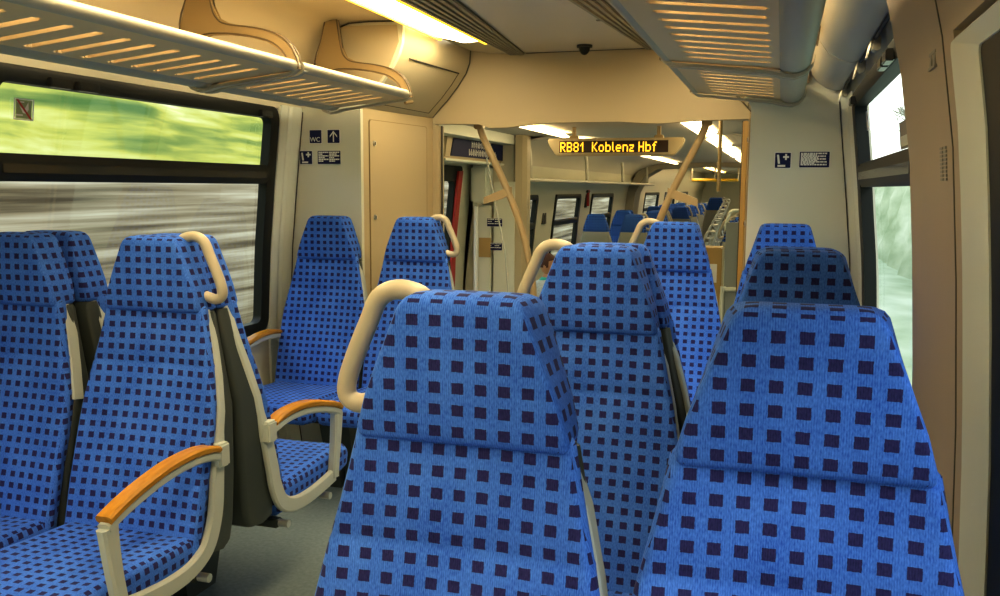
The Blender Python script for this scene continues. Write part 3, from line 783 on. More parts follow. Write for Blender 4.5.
def make_seat(s, handle):
    """seat faces -Y. s: side (+1/-1) of the outer armrest; handle: grab handle on that side"""
    t = bpy.data.objects.new('train_seat', None); link(t); t['category'] = 'seat'
    D = seat_meshes()
    mesh('backrest', D['backrest'], 'fabric', t, uv=True, angle=60)
    mesh('headrest', D['headrest'], 'fabric', t, uv=True, angle=60)
    mesh('seat_cushion', D['seat_cushion'], 'fabric', t, uv=True, angle=60)
    mesh('back_shell', D['back_shell'], 'shell', t)
    # inner side frame strip
    bm = bmesh.new()
    path = sp2([(.052, 1.10), (.048, 1.0), (.036, .93), (.026, .87), (.016, .80)], 4)
    sweep_yz(bm, path, lambda z, y: -s*(sw_(z)-.007-.018*max(0,(z-1.0)/.1)), .012, .044); mesh('side_frame', bm, 'frame', t)
    # outer frame: strip + L bracket under the cushion
    bm = bmesh.new()
    path = sp2([(.052, 1.10), (.048, 1.0), (.030, .9), (.008, .8), (-.010, .72), (-.03, .64), (-.045, .56), (-.062, .49), (-.10, .425), (-.17, .392), (-.26, .385), (-.36, .392), (-.455, .405)], 4)
    dep = []
    for y, z in path: dep.append(interp([(.38, .05), (.45, .058), (.6, .055), (.68, .05), (.74, .036), (1.1, .034)], z))
    sweep_yz(bm, path, lambda z, y: s*(sw_(max(z, .5))+interp([(.55, .004), (.75, -.010), (1.0, -.014), (1.1, -.024)], z)), .022, dep); mesh('outer_frame', bm, 'frame', t)
    # armrest
    X0 = s*.240
    arm = sp2([(-.022, .672), (-.08, .690), (-.16, .698), (-.26, .693), (-.36, .674), (-.44, .652), (-.495, .631)], 4)
    bm = bmesh.new(); sweep_yz(bm, arm, lambda z, y: X0, .036, .026)
    post = sp2([(-.485, .632), (-.478, .57), (-.468, .50), (-.455, .43), (-.452, .398)], 3)
    sweep_yz(bm, post, lambda z, y: X0, .030, [.055, .052, .05, .048, .046, .044, .043, .042, .042, .042, .042, .042, .042][:len(post)])
    box(bm, X0-.02, X0+.02, -.05, .0, .645, .715, .006)
    a = mesh('armrest', bm, 'frame', t)
    bm = bmesh.new()
    pad = [(y, z+.0215) for y, z in arm[2:]]
    sweep_yz(bm, pad, lambda z, y: X0, .048, [.017+.006*min(1, i/3) for i in range(len(pad))]); mesh('arm_pad', bm, 'wood', a)
    # grab handle
    if handle:
        bm = bmesh.new()
        pts = [(.062, .06, 1.275), (.082, .06, 1.296), (.120, .06, 1.303), (.150, .06, 1.288), (.168, .06, 1.25), (.190, .06, 1.20), (.206, .06, 1.155), (.205, .06, 1.130), (.185, .06, 1.120), (.150, .06, 1.128)]
        tube(bm, [(s*x, y, z) for x, y, z in pts], .0155, 14, sm=5); mesh('grab_handle', bm, 'grip', t)
    # supports below
    bm = bmesh.new()
    box(bm, -.22, .22, -.13, -.095, .33, .36, .004); mesh('support_beam', bm, 'shell', t)
    bm = bmesh.new(); box(bm, -.22, .22, -.42, -.385, .345, .375, .004); mesh('support_beam', bm, 'shell', t)
    bm = bmesh.new()
    prism(bm, [(-.40, .34), (-.09, .34), (-.14, 0), (-.30, 0)], 'x', -s*.20-.03, -s*.20+.03); mesh('pedestal', bm, 'shell', t)
    for y in (-.113, -.40):
        bm = bmesh.new(); tube(bm, [(s*.215, y, .345), (s*.255, y, .345)], .013, 10); mesh('rail_clamp', bm, 'chrome', t)
    return t

protos = {}
def seat(x, y, side, handle, face_cam, label, group='blue checked seats', z=0, grp=True):
    """side: world side of armrest"""
    ls = side if face_cam else -side
    k = (ls, handle)
    if k not in protos: protos[k] = make_seat(*k); o = protos[k]
    else: o = copy_tree(protos[k])
    o.location = (x, y, z); o.rotation_euler = (0, 0, 0 if face_cam else PI)
    o['label'] = label; o['category'] = 'seat'; o['group'] = group
    return o
XA, XW = .649, 1.124
seat(XA, 1.195, -1, True, True, 'large blue checked seat in the centre foreground with beige grab handle', z=-.008)
seat(XW, 1.195, 1, False, True, 'large blue checked seat in the right foreground next to the tan pillar', z=-.006)
seat(XA-.013, 2.235, -1, True, True, 'blue checked aisle seat directly behind the centre foreground seat')
seat(XW+.010, 2.238, 1, False, True, 'blue checked window seat just behind the right foreground seat, mostly hidden')
seat(XA, 2.46, -1, False, False, 'blue checked aisle seat facing away, back to back with the second row right')
seat(XW+.008, 2.46, 1, False, False, 'blue checked window seat facing away, back to back with the second row right')
seat(XA-.018, 4.04, -1, True, True, 'blue checked aisle seat on the right by the doorway with grab handle')
seat(XW-.018, 4.02, 1, False, True, 'blue checked window seat against the right partition under the navy signs')
seat(-XA-.026, 2.19, 1, True, True, 'blue checked aisle seat at lower left with orange wooden armrest')
seat(-XW-.050, 2.17, -1, False, True, 'blue checked window seat at the left edge under the window')
seat(-XA-.028, 2.40, 1, False, False, 'aisle seat seen from the side facing away, back to back with the left seats')
seat(-XW-.035, 2.40, -1, False, False, 'window seat facing away behind the seat at the left edge')
seat(-XW, 4.09, -1, False, True, 'blue checked window seat against the left partition under the WC sign')
seat(-XA, 4.12, 1, True, True, 'blue checked aisle seat in front of the cream cabinet with grab handle')

# ------------------------------------------------------------------ doorway: leaning grab poles
for s, nm in ((-1, 'left'), (1, 'right')):
    t = empty('grab_pole', f'slanting tan grab pole on the {nm} side of the doorway', 'pole', (s*.64, YB+.14, 1.81), group='slanting doorway poles')
    bm = bmesh.new()
    P_ = [(s*.03, 0, .02), (s*.005, 0, -.06), (-s*.075, 0, -.22), (-s*.165, 0, -.41), (-s*.245, 0, -.62), (-s*.30, 0, -.85), (-s*.32, 0, -1.1), (-s*.32, 0, -1.98)]
    tube(bm, P_, .021, 14, sm=4); mesh('pole', bm, 'pole', t)
    bm = bmesh.new(); x = -s*.155
    R = [[(x+s*d, yy, zz) for yy, zz in ((-.018, -.385+d*-.35-h), (.018, -.385+d*-.35-h), (.018, -.385+d*-.35+h), (-.018, -.385+d*-.35+h))] for d, h in ((-.02, .024), (.04, .026), (.10, .024), (.15, .02))]
    rings(bm, R); mesh('pole_bracket', bm, 'pole', t)
    if s < 0: bm = bmesh.new(); tube(bm, [(-s*.02, -.01, -.18), (-s*.14, -.01, -.75), (-s*.17, -.01, -1.1)], .005, 8); mesh('cable', bm, 'frame', t)
    bm = bmesh.new(); box(bm, s*.03-.028, s*.03+.028, -.03, .03, -.01, .03, .006); mesh('pole_mount', bm, 'bracket', t)

# ------------------------------------------------------------------ vestibule shell
side_wall('wall_left_2', -1, 5.13, 7.12, [(5.75, 6.85)], -.12, -.2, 2.0, -.1, 1.62, 'partition')
side_wall('wall_right_2', 1, 5.13, 7.12, [(5.75, 6.85)], -.12, -.2, 2.0, -.1, 1.62, 'partition')
for s, nm in ((-1, 1), (1, 2)):
    bm = bmesh.new(); o_l = rrect(5.75, 6.85, -.1, 1.62, .05); i_l = rrect(5.93, 6.70, .35, 1.5, .05)
    mp = lambda l, off, s=s: [(s*(wx(z, -.12)+off), y, z) for y, z in l]
    rings(bm, [mp(o_l, .0), mp(o_l, -.01), mp(i_l, -.01), mp(i_l, .04)], cap=False); d = struct(f'door_{nm}', bm, 'black')
    bm = bmesh.new(); rings(bm, [[(s*(wx(z, -.12)-.012), 6.72, z), (s*(wx(z, -.12)-.012), 6.81, z), (s*(wx(z, -.12)-.03), 6.81, z), (s*(wx(z, -.12)-.03), 6.72, z)] for z in (-.1, .4, 1.0, 1.4, 1.58)]); mesh('red_door_edge', bm, 'red', d)
    bm = bmesh.new(); rings(bm, [[(s*(wx(z, -.12)+.02), 5.9, z), (s*(wx(z, -.12)+.02), 6.73, z)] for z in (.3, .9, 1.52)], close=False); mesh('door_glass', bm, 'glass', d)
# ceiling beyond, low
bm = bmesh.new(); box(bm, -1.5, 1.5, YB+.06, 16, 1.875, 1.93); struct('ceiling_2', bm, 'ceil', smooth=False)
for s in (-1, 1):
    nm = 'left' if s < 0 else 'right'
    for j, (a, b) in enumerate(((5.35, 6.9), (7.35, 8.9), (9.4, 11.6), (12.1, 14.6))):
        lum(s*.49, 1.842, s*.62, 1.862, a, b, f'warm strip light on the {nm} beyond the doorway, {("nearest", "second", "third", "farthest")[j]} one', 'ceiling lights beyond the doorway', False)
    bm = bmesh.new(); extr_profile(bm, [(s*.70, 1.872), (s*.95, 1.83), (s*1.15, 1.77), (s*1.30, 1.66), (s*1.36, 1.55)], 7.2, 16, .01); struct('ceiling_left_3' if s < 0 else 'ceiling_right_3', bm, 'ceil')

# destination display
t = empty('destination_display', 'hanging beige display board showing RB81 Koblenz Hbf in amber', 'display', (-.03, 6.2, 1.735))
bm = bmesh.new(); prism(bm, [(-.475, .06), (.475, .06), (.47, .02), (.41, -.06), (-.41, -.06), (-.465, .02)], 'y', 0, .09)
bmesh.ops.bevel(bm, geom=bm.edges[:], offset=.008, segments=2, affect='EDGES'); mesh('housing', bm, 'cabinet', t)
bm = bmesh.new(); box(bm, -.385, .37, -.004, .0, -.038, .042); mesh('screen', bm, 'ledback', t)
FONT = {'R': ['11110', '10001', '10001', '11110', '10100', '10010', '10001'], 'B': ['11110', '10001', '10001', '11110', '10001', '10001', '11110'],
 '8': ['01110', '10001', '10001', '01110', '10001', '10001', '01110'], '1': ['0010', '0110', '1010', '0010', '0010', '0010', '0010'],
 'K': ['10001', '10010', '10100', '11000', '10100', '10010', '10001'], 'o': ['00000', '00000', '01110', '10001', '10001', '10001', '01110'],
 'b': ['10000', '10000', '11110', '10001', '10001', '10001', '11110'], 'l': ['10', '10', '10', '10', '10', '10', '01'],
 'e': ['00000', '00000', '01110', '10001', '11111', '10000', '01110'], 'n': ['00000', '00000', '11110', '10001', '10001', '10001', '10001'],
 'z': ['0000', '0000', '1111', '0001', '0110', '1000', '1111'], 'H': ['10001', '10001', '10001', '11111', '10001', '10001', '10001'],
 'f': ['0011', '0100', '1110', '0100', '0100', '0100', '0100'], ' ': ['000']*7}
bm = bmesh.new(); x = -.378; px = .0073; pzz = .0096
for ch in 'RB81  Koblenz Hbf':
    g = FONT[ch]
    for r_, row in enumerate(g):
        for c_, v in enumerate(row):
            if v == '1': box(bm, x+c_*px, x+c_*px+px*1.15, -.0055, -.004, .034-r_*pzz-pzz, .034-r_*pzz)
    x += (len(g[0])+1.45)*px if ch != ' ' else 3.0*px
mesh('amber_text', bm, 'led', t, smooth=False)
for xx in (-.29, .30):
    bm = bmesh.new(); box(bm, xx-.03, xx+.03, .02, .07, .055, .08, .005); box(bm, xx-.012, xx+.012, .03, .055, .07, .14); mesh('hanger', bm, 'bracket', t)

# sign board over left vestibule door
t = empty('overdoor_sign', 'navy notice board with white lettering over the left vestibule door', 'sign', (-1.12, 6.62, 1.738))
t.rotation_euler = (0, 0, math.radians(90))
# local x = world y ; local -y = world +x
bm = bmesh.new(); prism(bm, [(-.78, .075), (.76, .075), (.68, -.085), (-.83, -.085)], 'y', 0, .12)
bmesh.ops.bevel(bm, geom=bm.edges[:], offset=.01, segments=2, affect='EDGES'); mesh('housing', bm, 'cabinet', t)
bm = bmesh.new(); prism(bm, [(-.66, .058), (.64, .058), (.56, -.068), (-.72, -.068)], 'y', -.006, 0); mesh('sign_plate', bm, 'navy', t)
bm = bmesh.new(); rr = random.Random(5)
for z, a, b in ((.028, -.28, .16), (-.030, -.34, .33)):
    x = a
    while x < b:
        w = rr.uniform(.025, .045)
        bar(bm, [(x, z-.024), (x+.011, z-.024), (x+.011, z+.024), (x, z+.024)], -.0075)
        bar(bm, [(x, z-.018), (x+w*.8, z-.018), (x+w*.8, z-.010), (x, z-.010)], -.0075) if rr.random() < .6 else bar(bm, [(x, z+.004), (x+w*.8, z+.004), (x+w*.8, z+.012), (x, z+.012)], -.0075)
        bar(bm, [(x+w*.66, z-.016), (x+w*.8, z-.016), (x+w*.8, z+.008), (x+w*.66, z+.008)], -.0075)
        x += w+.008
mesh('white_lettering', bm, 'white', t, smooth=False)
bm = bmesh.new(); box(bm, -.86, .80, -.02, .14, -.105, -.088, .004); mesh('sign_ledge', bm, 'reveal', t)
# box ceiling above sign
bm = bmesh.new(); box(bm, -1.30, -1.0, 5.13, 7.1, 1.80, 1.874); struct('trim_20', bm, 'reveal', smooth=False)

# second bulkhead (Y 7.12) with screens and columns
for s in (-1, 1):
    nm = 'left' if s < 0 else 'right'
    bm = bmesh.new(); box(bm, *sorted((s*1.0, s*1.46)), 7.12, 7.17, -.2, 1.88); struct('wall_screen_'+nm, bm, 'wall', smooth=False)
    bm = bmesh.new(); prism(bm, [(s*.90, 7.10), (s*.93, 7.06), (s*.985, 7.05), (s*1.01, 7.10), (s*1.01, 7.2), (s*.90, 7.2)], 'z', -.2, 1.875); struct('trim_21' if s < 0 else 'trim_22', bm, 'bulk', smooth=False)
t = empty('fire_cupboard', 'pale grey wall box above a vertical grab rail in the vestibule', 'box', (-1.19, 6.985, 1.5))
bm = bmesh.new(); box(bm, -.15, .0, -.03, .12, -.18, .13, .02); mesh('box_body', bm, 'reveal', t)
bm = bmesh.new(); box(bm, .02, .21, .06, .12, -1.6, .0, .008); box(bm, -.15, .0, .06, .12, -1.6, -.19, .01); mesh('lower_panels', bm, 'partition', t)
bm = bmesh.new(); box(bm, -.10, .0, .05, .061, -.62, -.46); mesh('ochre_band', bm, 'trim', t)
t2 = empty('vertical_rail', 'shiny white vertical grab rail in front of the pale vestibule panel', 'rail', (-1.25, 6.84, 1.32))
bm = bmesh.new(); tube(bm, [(0, 0, 0), (0, 0, -1.49)], .018, 12); mesh('rail', bm, 'white', t2)
bm = bmesh.new(); box(bm, -.02, .02, -.02, .10, -.02, .01, .004); mesh('rail_mount', bm, 'rack', t2)
sign('safety_notice', 'upper small navy safety notice on the vestibule panel', -1.22, -1.09, 1.135, 1.20, 7.040, textlines(11, 3, 2), .002)
sign('safety_notice', 'lower small navy safety notice on the vestibule panel', -1.22, -1.09, .94, 1.0, 7.040, textlines(12, 3, 2), .002)
# vertical tubes right
for i, (x, y) in enumerate(((.71, 5.75), (.80, 7.0))):
    bm = bmesh.new(); tube(bm, [(0, 0, .0), (0, 0, -.44)], .012, 12); o = mesh('hanging_pole', bm, 'bracket')
    o.location = (x, y, 1.876); tag(o, ('nearer' if i == 0 else 'farther')+' short vertical pole hanging from the ceiling right of the slanting pole', 'pole')

# ------------------------------------------------------------------ far saloon
FW = [(7.55, 9.18), (9.95, 11.30), (12.0, 13.62), (17.0, 19.0), (20.0, 22.0), (23.0, 25.0)]
for s, nm in ((-1, 'left'), (1, 'right')):
    side_wall(f'wall_{nm}_3', s, 7.12, 30, FW, -.47, -.2, 2.0, .25, 1.38, 'wall')
    for j, (a, b) in enumerate(FW):
        window(f'window_{(7 if s < 0 else 13)+j}', s, a, b, .25, 1.38, -.47, div=(1.02, 1.09), band=.07, rad=.06, simple=True)
    t = empty('far_luggage_rack', f'pale luggage shelf along the {nm} wall beyond the doorway', 'rack', (s*1.2, 7.3, 1.52))
    bm = bmesh.new(); box(bm, -.17, .17, 0, 8.3, -.015, .015, .006); mesh('shelf', bm, 'reveal', t)
    bm = bmesh.new(); tube(bm, [(-s*.18, 0, .0), (-s*.18, 8.3, .0)], .02, 10); mesh('front_rail', bm, 'rack', t)
    for k in range(4):
        bm = bmesh.new(); tube(bm, [(-s*.18, .35+k*2.4, .01), (-s*.17, .35+k*2.4, .22), (-s*.15, .35+k*2.4, .35)], .018, 8); mesh('rack_upright', bm, 'rack', t)
# gangway arch
bm = bmesh.new()
ao = [(-1.42, -.2), (-1.42, 1.0), (-1.36, 1.45), (-1.2, 1.72), (-.95, 1.86), (0, 1.9), (.95, 1.86), (1.2, 1.72), (1.36, 1.45), (1.42, 1.0), (1.42, -.2)]
ai = [(x*.90, z*.955 if z > 0 else z) for x, z in ao]
rings(bm, [[(x, y, z) for x, z in l] for l, y in ((ao, 14.9), (ai, 14.9), (ai, 15.5), (ao, 15.5))], close=False, cap=False)
struct('trim_23', bm, 'vent')
bm = bmesh.new(); box(bm, -1.5, 1.5, 16, 30, 1.95, 2.0); struct('ceiling_3', bm, 'ceil', smooth=False)
bm = bmesh.new(); box(bm, -1.5, 1.5, 30, 30.1, -.3, 2.1); struct('wall_end', bm, 'partition', smooth=False)
for s in (-1, 1):
    lum(s*.50, 1.93, s*.62, 1.94, 16.2, 27, f'warm strip light in the last saloon on the {"left" if s < 0 else "right"}', 'ceiling lights beyond the doorway', True)
t = empty('yellow_handrail', 'yellow horizontal handrail near the ceiling far down the train', 'rail', (-.2, 18.5, 1.63))
bm = bmesh.new(); tube(bm, [(-.45, 0, 0), (.45, 0, 0)], .03, 8); mesh('rail', bm, 'yellow', t)
for k in (-.45, 0, .45):
    bm = bmesh.new(); tube(bm, [(k, 0, 0), (k, 0, .33)], .016, 8); mesh('drop', bm, 'grip', t)

# far seats (lower deck)
def fseat(x, y, side, handle, cam_, label, z=-.17):
    return seat(x, y, side, handle, cam_, label, 'seats beyond the doorway', z)
fs = [(-XW, 11.2, -1, 0, 0, 'seat with grey rear shell by the far left windows'),
      (-XA, 11.2, 1, 1, 0, 'aisle seat with grey rear shell beside the far left windows'),
      (-XW, 13.1, -1, 0, 1, 'lighter seat facing the viewer behind the far left seats'),
      (-XA, 13.1, 1, 1, 1, 'aisle seat facing the viewer behind the far left seats'),
      (-XW, 13.45, -1, 0, 0, 'window seat facing away near the gangway arch on the left'),
      (-XA, 13.45, 1, 1, 0, 'aisle seat facing away near the gangway arch on the left')]
for k in range(4):
    fs.append((-XW, 16.6+k*1.5, -1, 0, 0, f'window seat past the gangway arch on the left, {("nearest", "second", "third", "farthest")[k]} row'))
    fs.append((-XA, 16.6+k*1.5, 1, 1, 0, f'aisle seat past the gangway arch on the left, {("nearest", "second", "third", "farthest")[k]} row'))
for k in range(7):
    fs.append((XA+.04, 9.6+k*1.3, -1, 1, 0, f'right aisle seat with grab handle beyond the doorway, {("nearest", "second", "third", "fourth", "fifth", "sixth", "farthest")[k]} row'))
for x, y, sd, h, c, lb in fs:
    o = fseat(x, y, sd, bool(h), bool(c), lb)
fseat(-.02, 16.4, 1, True, False, 'dark seat back with a grab handle at the far end of the aisle view', 0)
shell2 = mat('far_shell_grey', (.30, .30, .25), .5)
for o in list(COL.objects):
    if o.name.startswith('back_shell') and o.parent and o.parent.location.y > 6:
        me = getattr(bpy.types, '_x', None)
_cache = {}
for o in list(COL.objects):
    if o.name.startswith('back_shell') and o.parent and o.parent.location.y > 6:
        if o.data.name not in _cache:
            m2 = o.data.copy(); m2.materials.clear(); m2.materials.append(shell2); _cache[o.data.name] = m2
        o.data = _cache[o.data.name]

# waist-high multipurpose screens with loops along the aisle, right of the doorway view
def loop_screen(x, y, label):
    t = empty('grab_loop', label, 'handle', (x, y, .98+(y-8.6)*.05), group='white grab loops along the aisle beyond the doorway')
    bm = bmesh.new(); P_ = rrect(-.10, .10, -.10, .13, .05, 2); P_.append(P_[0])
    tube(bm, [(px_*.42+pz_*.2, 0, pz_*.6) for px_, pz_ in P_], .009, 8); tube(bm, [(px_*.42-pz_*.2-.03, 0, pz_*.6-.26) for px_, pz_ in P_], .009, 8); mesh('loop', bm, 'chrome', t)
    bm = bmesh.new(); tube(bm, [(-.05, 0, -.1), (-.07, 0, -.6), (-.07, 0, -1.15-(y-8.6)*.05)], .012, 8); mesh('stanchion', bm, 'chrome', t)
for k, (x, y) in enumerate([(.45-.02*q, 8.6+.7*q) for q in range(8)]):
    loop_screen(x, y, f'white framed grab loop along the aisle beyond the doorway, {("nearest", "second", "third", "fourth", "fifth", "sixth", "seventh", "farthest")[k]}')
t = empty('grab_loop', 'separate pale rounded grab loop at right beside the doorway trim', 'handle', (.68, 8.4, 1.17))
bm = bmesh.new(); P_ = rrect(-.075, .075, -.11, .12, .05, 2); P_.append(P_[0]); tube(bm, [(px_*.75+pz_*.2, 0, pz_*.75) for px_, pz_ in P_], .014, 8); mesh('loop', bm, 'reveal', t)
bm = bmesh.new(); tube(bm, [(-.03, 0, -.08), (-.06, 0, -.5), (-.06, 0, -1.34)], .016, 8); mesh('stanchion', bm, 'reveal', t)
# brown cupboard and grey panel beyond doorway
t = empty('bin_cupboard', 'tan waist-high bin cupboard with a white label beyond the doorway', 'cupboard', (.53, 7.9, -.17))
bm = bmesh.new(); box(bm, -.11, .09, 0, .3, 0, 1.12, .01); mesh('cupboard_body', bm, 'trim', t)
bm = bmesh.new(); box(bm, -.02, .05, -.006, 0, .82, .98); mesh('cupboard_label', bm, 'white', t)
bm = bmesh.new(); box(bm, -.09, .07, -.008, 0, .1, .55, .004); mesh('cupboard_flap', bm, 'cabinet', t)
t = empty('glass_divider', 'grey draught screen with pale top rail beside the cupboard beyond the doorway', 'screen', (.74, 7.6, -.17))
bm = bmesh.new(); box(bm, -.08, .10, 0, .03, .02, 1.35, .005); mesh('screen_panel', bm, mat('screen_grey', (.30, .34, .34), .2), t)
bm = bmesh.new(); tube(bm, [(-.09, -.03, 0), (-.09, -.03, .75), (-.06, -.03, .80), (.10, -.03, .80)], .018, 10, sm=3); mesh('screen_rail', bm, 'reveal', t)
# dark blue bags / luggage on the far seats
# red emergency hammer on far wall
t = empty('emergency_hammer', 'red emergency hammer mounted between the far left windows', 'hammer', (-1.36, 11.65, 1.34))
bm = bmesh.new(); tube(bm, [(0.02, 0, .09), (.02, 0, -.12)], .02, 8); mesh('hammer_grip', bm, 'red', t)
bm = bmesh.new(); tube(bm, [(.02, -.06, .07), (.02, .06, .07)], .018, 8); box(bm, -.03, .0, -.05, .05, -.14, .12, .005); mesh('hammer_head', bm, 'dark', t)
sign_l = empty('seat_number_plate', 'tiny dark seat number plate on the wall beyond the doorway', 'plate', (-1.39, 9.55, 1.12))
bm = bmesh.new(); box(bm, -.01, .008, -.08, -.01, -.06, .06); box(bm, -.01, .008, .01, .08, -.06, .06); mesh('number_plate', bm, 'dark', sign_l)
for i, (z, y) in enumerate(((1.47, 14.3), (1.36, 14.1), (1.36, 14.5), (1.24, 14.2))):
    bm = bmesh.new(); box(bm, 0, .012, -.08, .08, -.045, .045); o = mesh('pictogram_plate', bm, 'navy'); o.location = (-1.30, y+1.3, z)
    tag(o, 'tiny navy pictogram plate on the far wall past the arch', 'sign', 'pictograms past the gangway arch')

# ------------------------------------------------------------------ seated child beyond the doorway
def child():
    loc = (-1.09, 8.55, -.17)
    t = empty('person', 'seated child in white patterned top with teal collar by the far window', 'person', loc)
    t.scale = (1, 1, .91)
    me = bpy.data.meshes.new('body'); V = []; E_ = []; RR = []
    def v(x, y, z, r): V.append((x, y, z)); RR.append(r); return len(V)-1
    pel = v(0, 0, .50, .10); ch = v(0, .01, .66, .098); sh = v(0, .01, .75, .085); nk = v(0, .0, .82, .038); hd = v(0, -.005, .87, .055)
    E_ += [(pel, ch), (ch, sh), (sh, nk), (nk, hd)]
    for s in (-1, 1):
        a = v(s*.10, .0, .755, .038); b = v(s*.14, -.02, .60, .03); c = v(s*.10, -.16, .54, .024); d = v(s*.08, -.22, .53, .02)
        E_ += [(sh, a), (a, b), (b, c), (c, d)]
        for k in range(5):
            f_ = v(s*(.055+.012*k), -.27+abs(k-2)*.006, .52+(.0 if k else -.005), .006); g = v(s*(.057+.012*k), -.29+abs(k-2)*.008, .51, .005)
            E_ += [(d, f_), (f_, g)]
        h = v(s*.07, -.05, .48, .07); k_ = v(s*.08, -.32, .47, .05); an = v(s*.08, -.34, .12, .034); fo = v(s*.08, -.42, .04, .03)
        E_ += [(pel, h), (h, k_), (k_, an), (an, fo)]
    me.from_pydata(V, E_, []); o = bpy.data.objects.new('body', me); link(o, t)
    o.modifiers.new('skin', 'SKIN'); o.modifiers.new('sub', 'SUBSURF').levels = 1; o.modifiers['sub'].render_levels = 2
    me.skin_vertices[0].data[0].use_root = True
    for i, r in enumerate(RR): me.skin_vertices[0].data[i].radius = (r, r)
    me.materials.append(M['skin'])
    # head, facing -x+y (towards right of the picture): build facing +x
    bm = bmesh.new(); R = []
    for i in range(13):
        a = -PI/2+PI*i/12; z = .955+.105*math.sin(a); c = math.cos(a)
        ring = []
        for k in range(20):
            b = 2*PI*k/20; rx = .088; ry = .072
            x = rx*c*math.cos(b); y = ry*c*math.sin(b)
            if math.cos(b) > .9 and -.35 < math.sin(a) < .02: x += .016*(1-abs(math.sin(a)+.15)/.3)      # nose
            if math.cos(b) > .8 and -.62 < math.sin(a) < -.45: x += .006                                  # lips
            if z < .93: x = x*(.9) + .012
            ring.append((x, y-.005, z))
        R.append(ring)
    rings(bm, R); h = mesh('head', bm, 'skin', t)
    for s in (-1, 1):
        bm = bmesh.new(); rings(bm, [[(-.005+.018*w*math.cos(2*PI*k/10), s*y-.005, .945+.028*w*math.sin(2*PI*k/10)) for k in range(10)] for w, y in ((.6, .068), (1, .075), (.7, .082))]); mesh('ear', bm, 'skin', h)
        bm = bmesh.new(); rings(bm, [[(x, s*.028-.005+.011*w*math.cos(2*PI*k/10), .962+.007*w*math.sin(2*PI*k/10)) for k in range(10)] for w, x in ((1, .078), (.7, .086), (.2, .088))]); mesh('eye', bm, 'dark', h)
    bm = bmesh.new(); R = []
    for i in range(11):
        a = -.30+(PI/2+.30)*i/10; z = .968+.116*math.sin(a); c = math.cos(a)
        R.append([((.097*c*math.cos(b) if not (math.cos(b) > .45 and a < .3) else min(.097*c*math.cos(b), .03)), .083*c*math.sin(b)-.005, z+.004*math.sin(5*b)) for b in [2*PI*k/24 for k in range(24)]])
    rings(bm, R); mesh('hair', bm, 'hair', h)
    bm = bmesh.new(); rings(bm, [ring_h(z, -d/2, w, d, .04, 0, 1) for z, w, d in ((.46, .12, .20), (.6, .122, .19), (.72, .135, .18), (.775, .12, .15), (.80, .065, .10))]); mesh('shirt', bm, 'shirt', t)
    bm = bmesh.new(); rings(bm, [ring_h(z, -d/2, w, d, .03, 0, 1) for z, w, d in ((.785, .085, .12), (.80, .072, .11), (.825, .052, .09))]); mesh('collar', bm, 'teal', t)
    bm = bmesh.new()
    for s in (-1, 1):
        tube(bm, [(s*.07, .02, .48), (s*.08, -.30, .475), (s*.08, -.345, .42), (s*.08, -.345, .14)], .055, 12)
    mesh('trousers', bm, 'trouser', t)
    for s in (-1, 1):
        bm = bmesh.new(); tube(bm, [(s*.105, .0, .76), (s*.145, -.01, .66)], .042, 12); mesh('sleeve', bm, 'shirt', t)
child()
t = empty('bench_seat', 'low dark blue tip-up seat under the child', 'seat', (-1.09, 8.55, -.17))
bm = bmesh.new(); box(bm, -.19, .17, -.22, .16, .305, .345, .015); mesh('seat', bm, 'navy', t)
bm = bmesh.new(); box(bm, -.03, .03, -.03, .03, 0, .305, .004); mesh('leg', bm, 'rack', t)

# ------------------------------------------------------------------ outside
bank = ramp_mat('blurred_foliage', 1.4, [(.34, (.06, .12, .03)), (.45, (.17, .215, .05)), (.53, (.34, .34, .07)), (.62, (.42, .42, .16)), (.72, (.60, .60, .42))], (.6, .22, 2.6), .9, 6)
stone = ramp_mat('stone_wall_courses', 1.0, [(.34, (.07, .055, .035)), (.44, (.19, .155, .10)), (.53, (.29, .245, .17)), (.66, (.50, .46, .37))], (1, .22, 9), .9, 4)
grass = ramp_mat('trackside_grass', 2, [(.3, (.12, .16, .06)), (.7, (.26, .28, .16))], (1, .4, 1), .9, 4)
bm = bmesh.new(); box(bm, -6.4, -6.0, -25, 70, -1.2, 1.62); o = mesh('stone_retaining_wall', bm, stone, smooth=False); tag(o, 'long pale stone retaining wall outside the left windows', 'wall')
bm = bmesh.new(); R = []
for y in [(-25+95*i/60) for i in range(61)]:
    R.append([(-6.2-1.0*k+.25*math.sin(y*1.3+k)+.2*math.sin(y*3.1+2*k), y, 1.55+.95*k+.12*math.sin(y*2.2+k*3)) for k in range(9)])
rings(bm, R, close=False); o = mesh('green_embankment', bm, bank); tag(o, 'bright yellow-green leafy embankment above the stone wall outside', 'embankment', kind='stuff')
bm = bmesh.new(); box(bm, -6.0, -1.9, -25, 70, -1.25, -1.0); o = mesh('trackside_ground', bm, grass, smooth=False); o['kind'] = 'structure'
pale = ramp_mat('pale_hedge', 1.2, [(.3, (.30, .38, .24)), (.5, (.46, .53, .38)), (.7, (.62, .66, .54))], (.6, .35, 1.2), .9, 4)  # pale mottled green base colour for hedge and ground
bm = bmesh.new(); R = []
for y in [(-25+150*i/90) for i in range(91)]:
    R.append([(4.5+.12*k+.12*math.sin(y*1.7+k), y, -1.1+.44*k+.08*math.sin(y*2.7+k*2)) for k in range(9)])
rings(bm, R, close=False); bm2 = bmesh.new(); box(bm2, 1.9, 30, -25, 125, -1.25, -1.0); g = mesh('trackside_ground', bm2, pale, smooth=False); g['kind'] = 'structure'; o = mesh('pale_hedge_bank', bm, pale); tag(o, 'pale hedge bank outside the right window', 'hedge', kind='stuff')
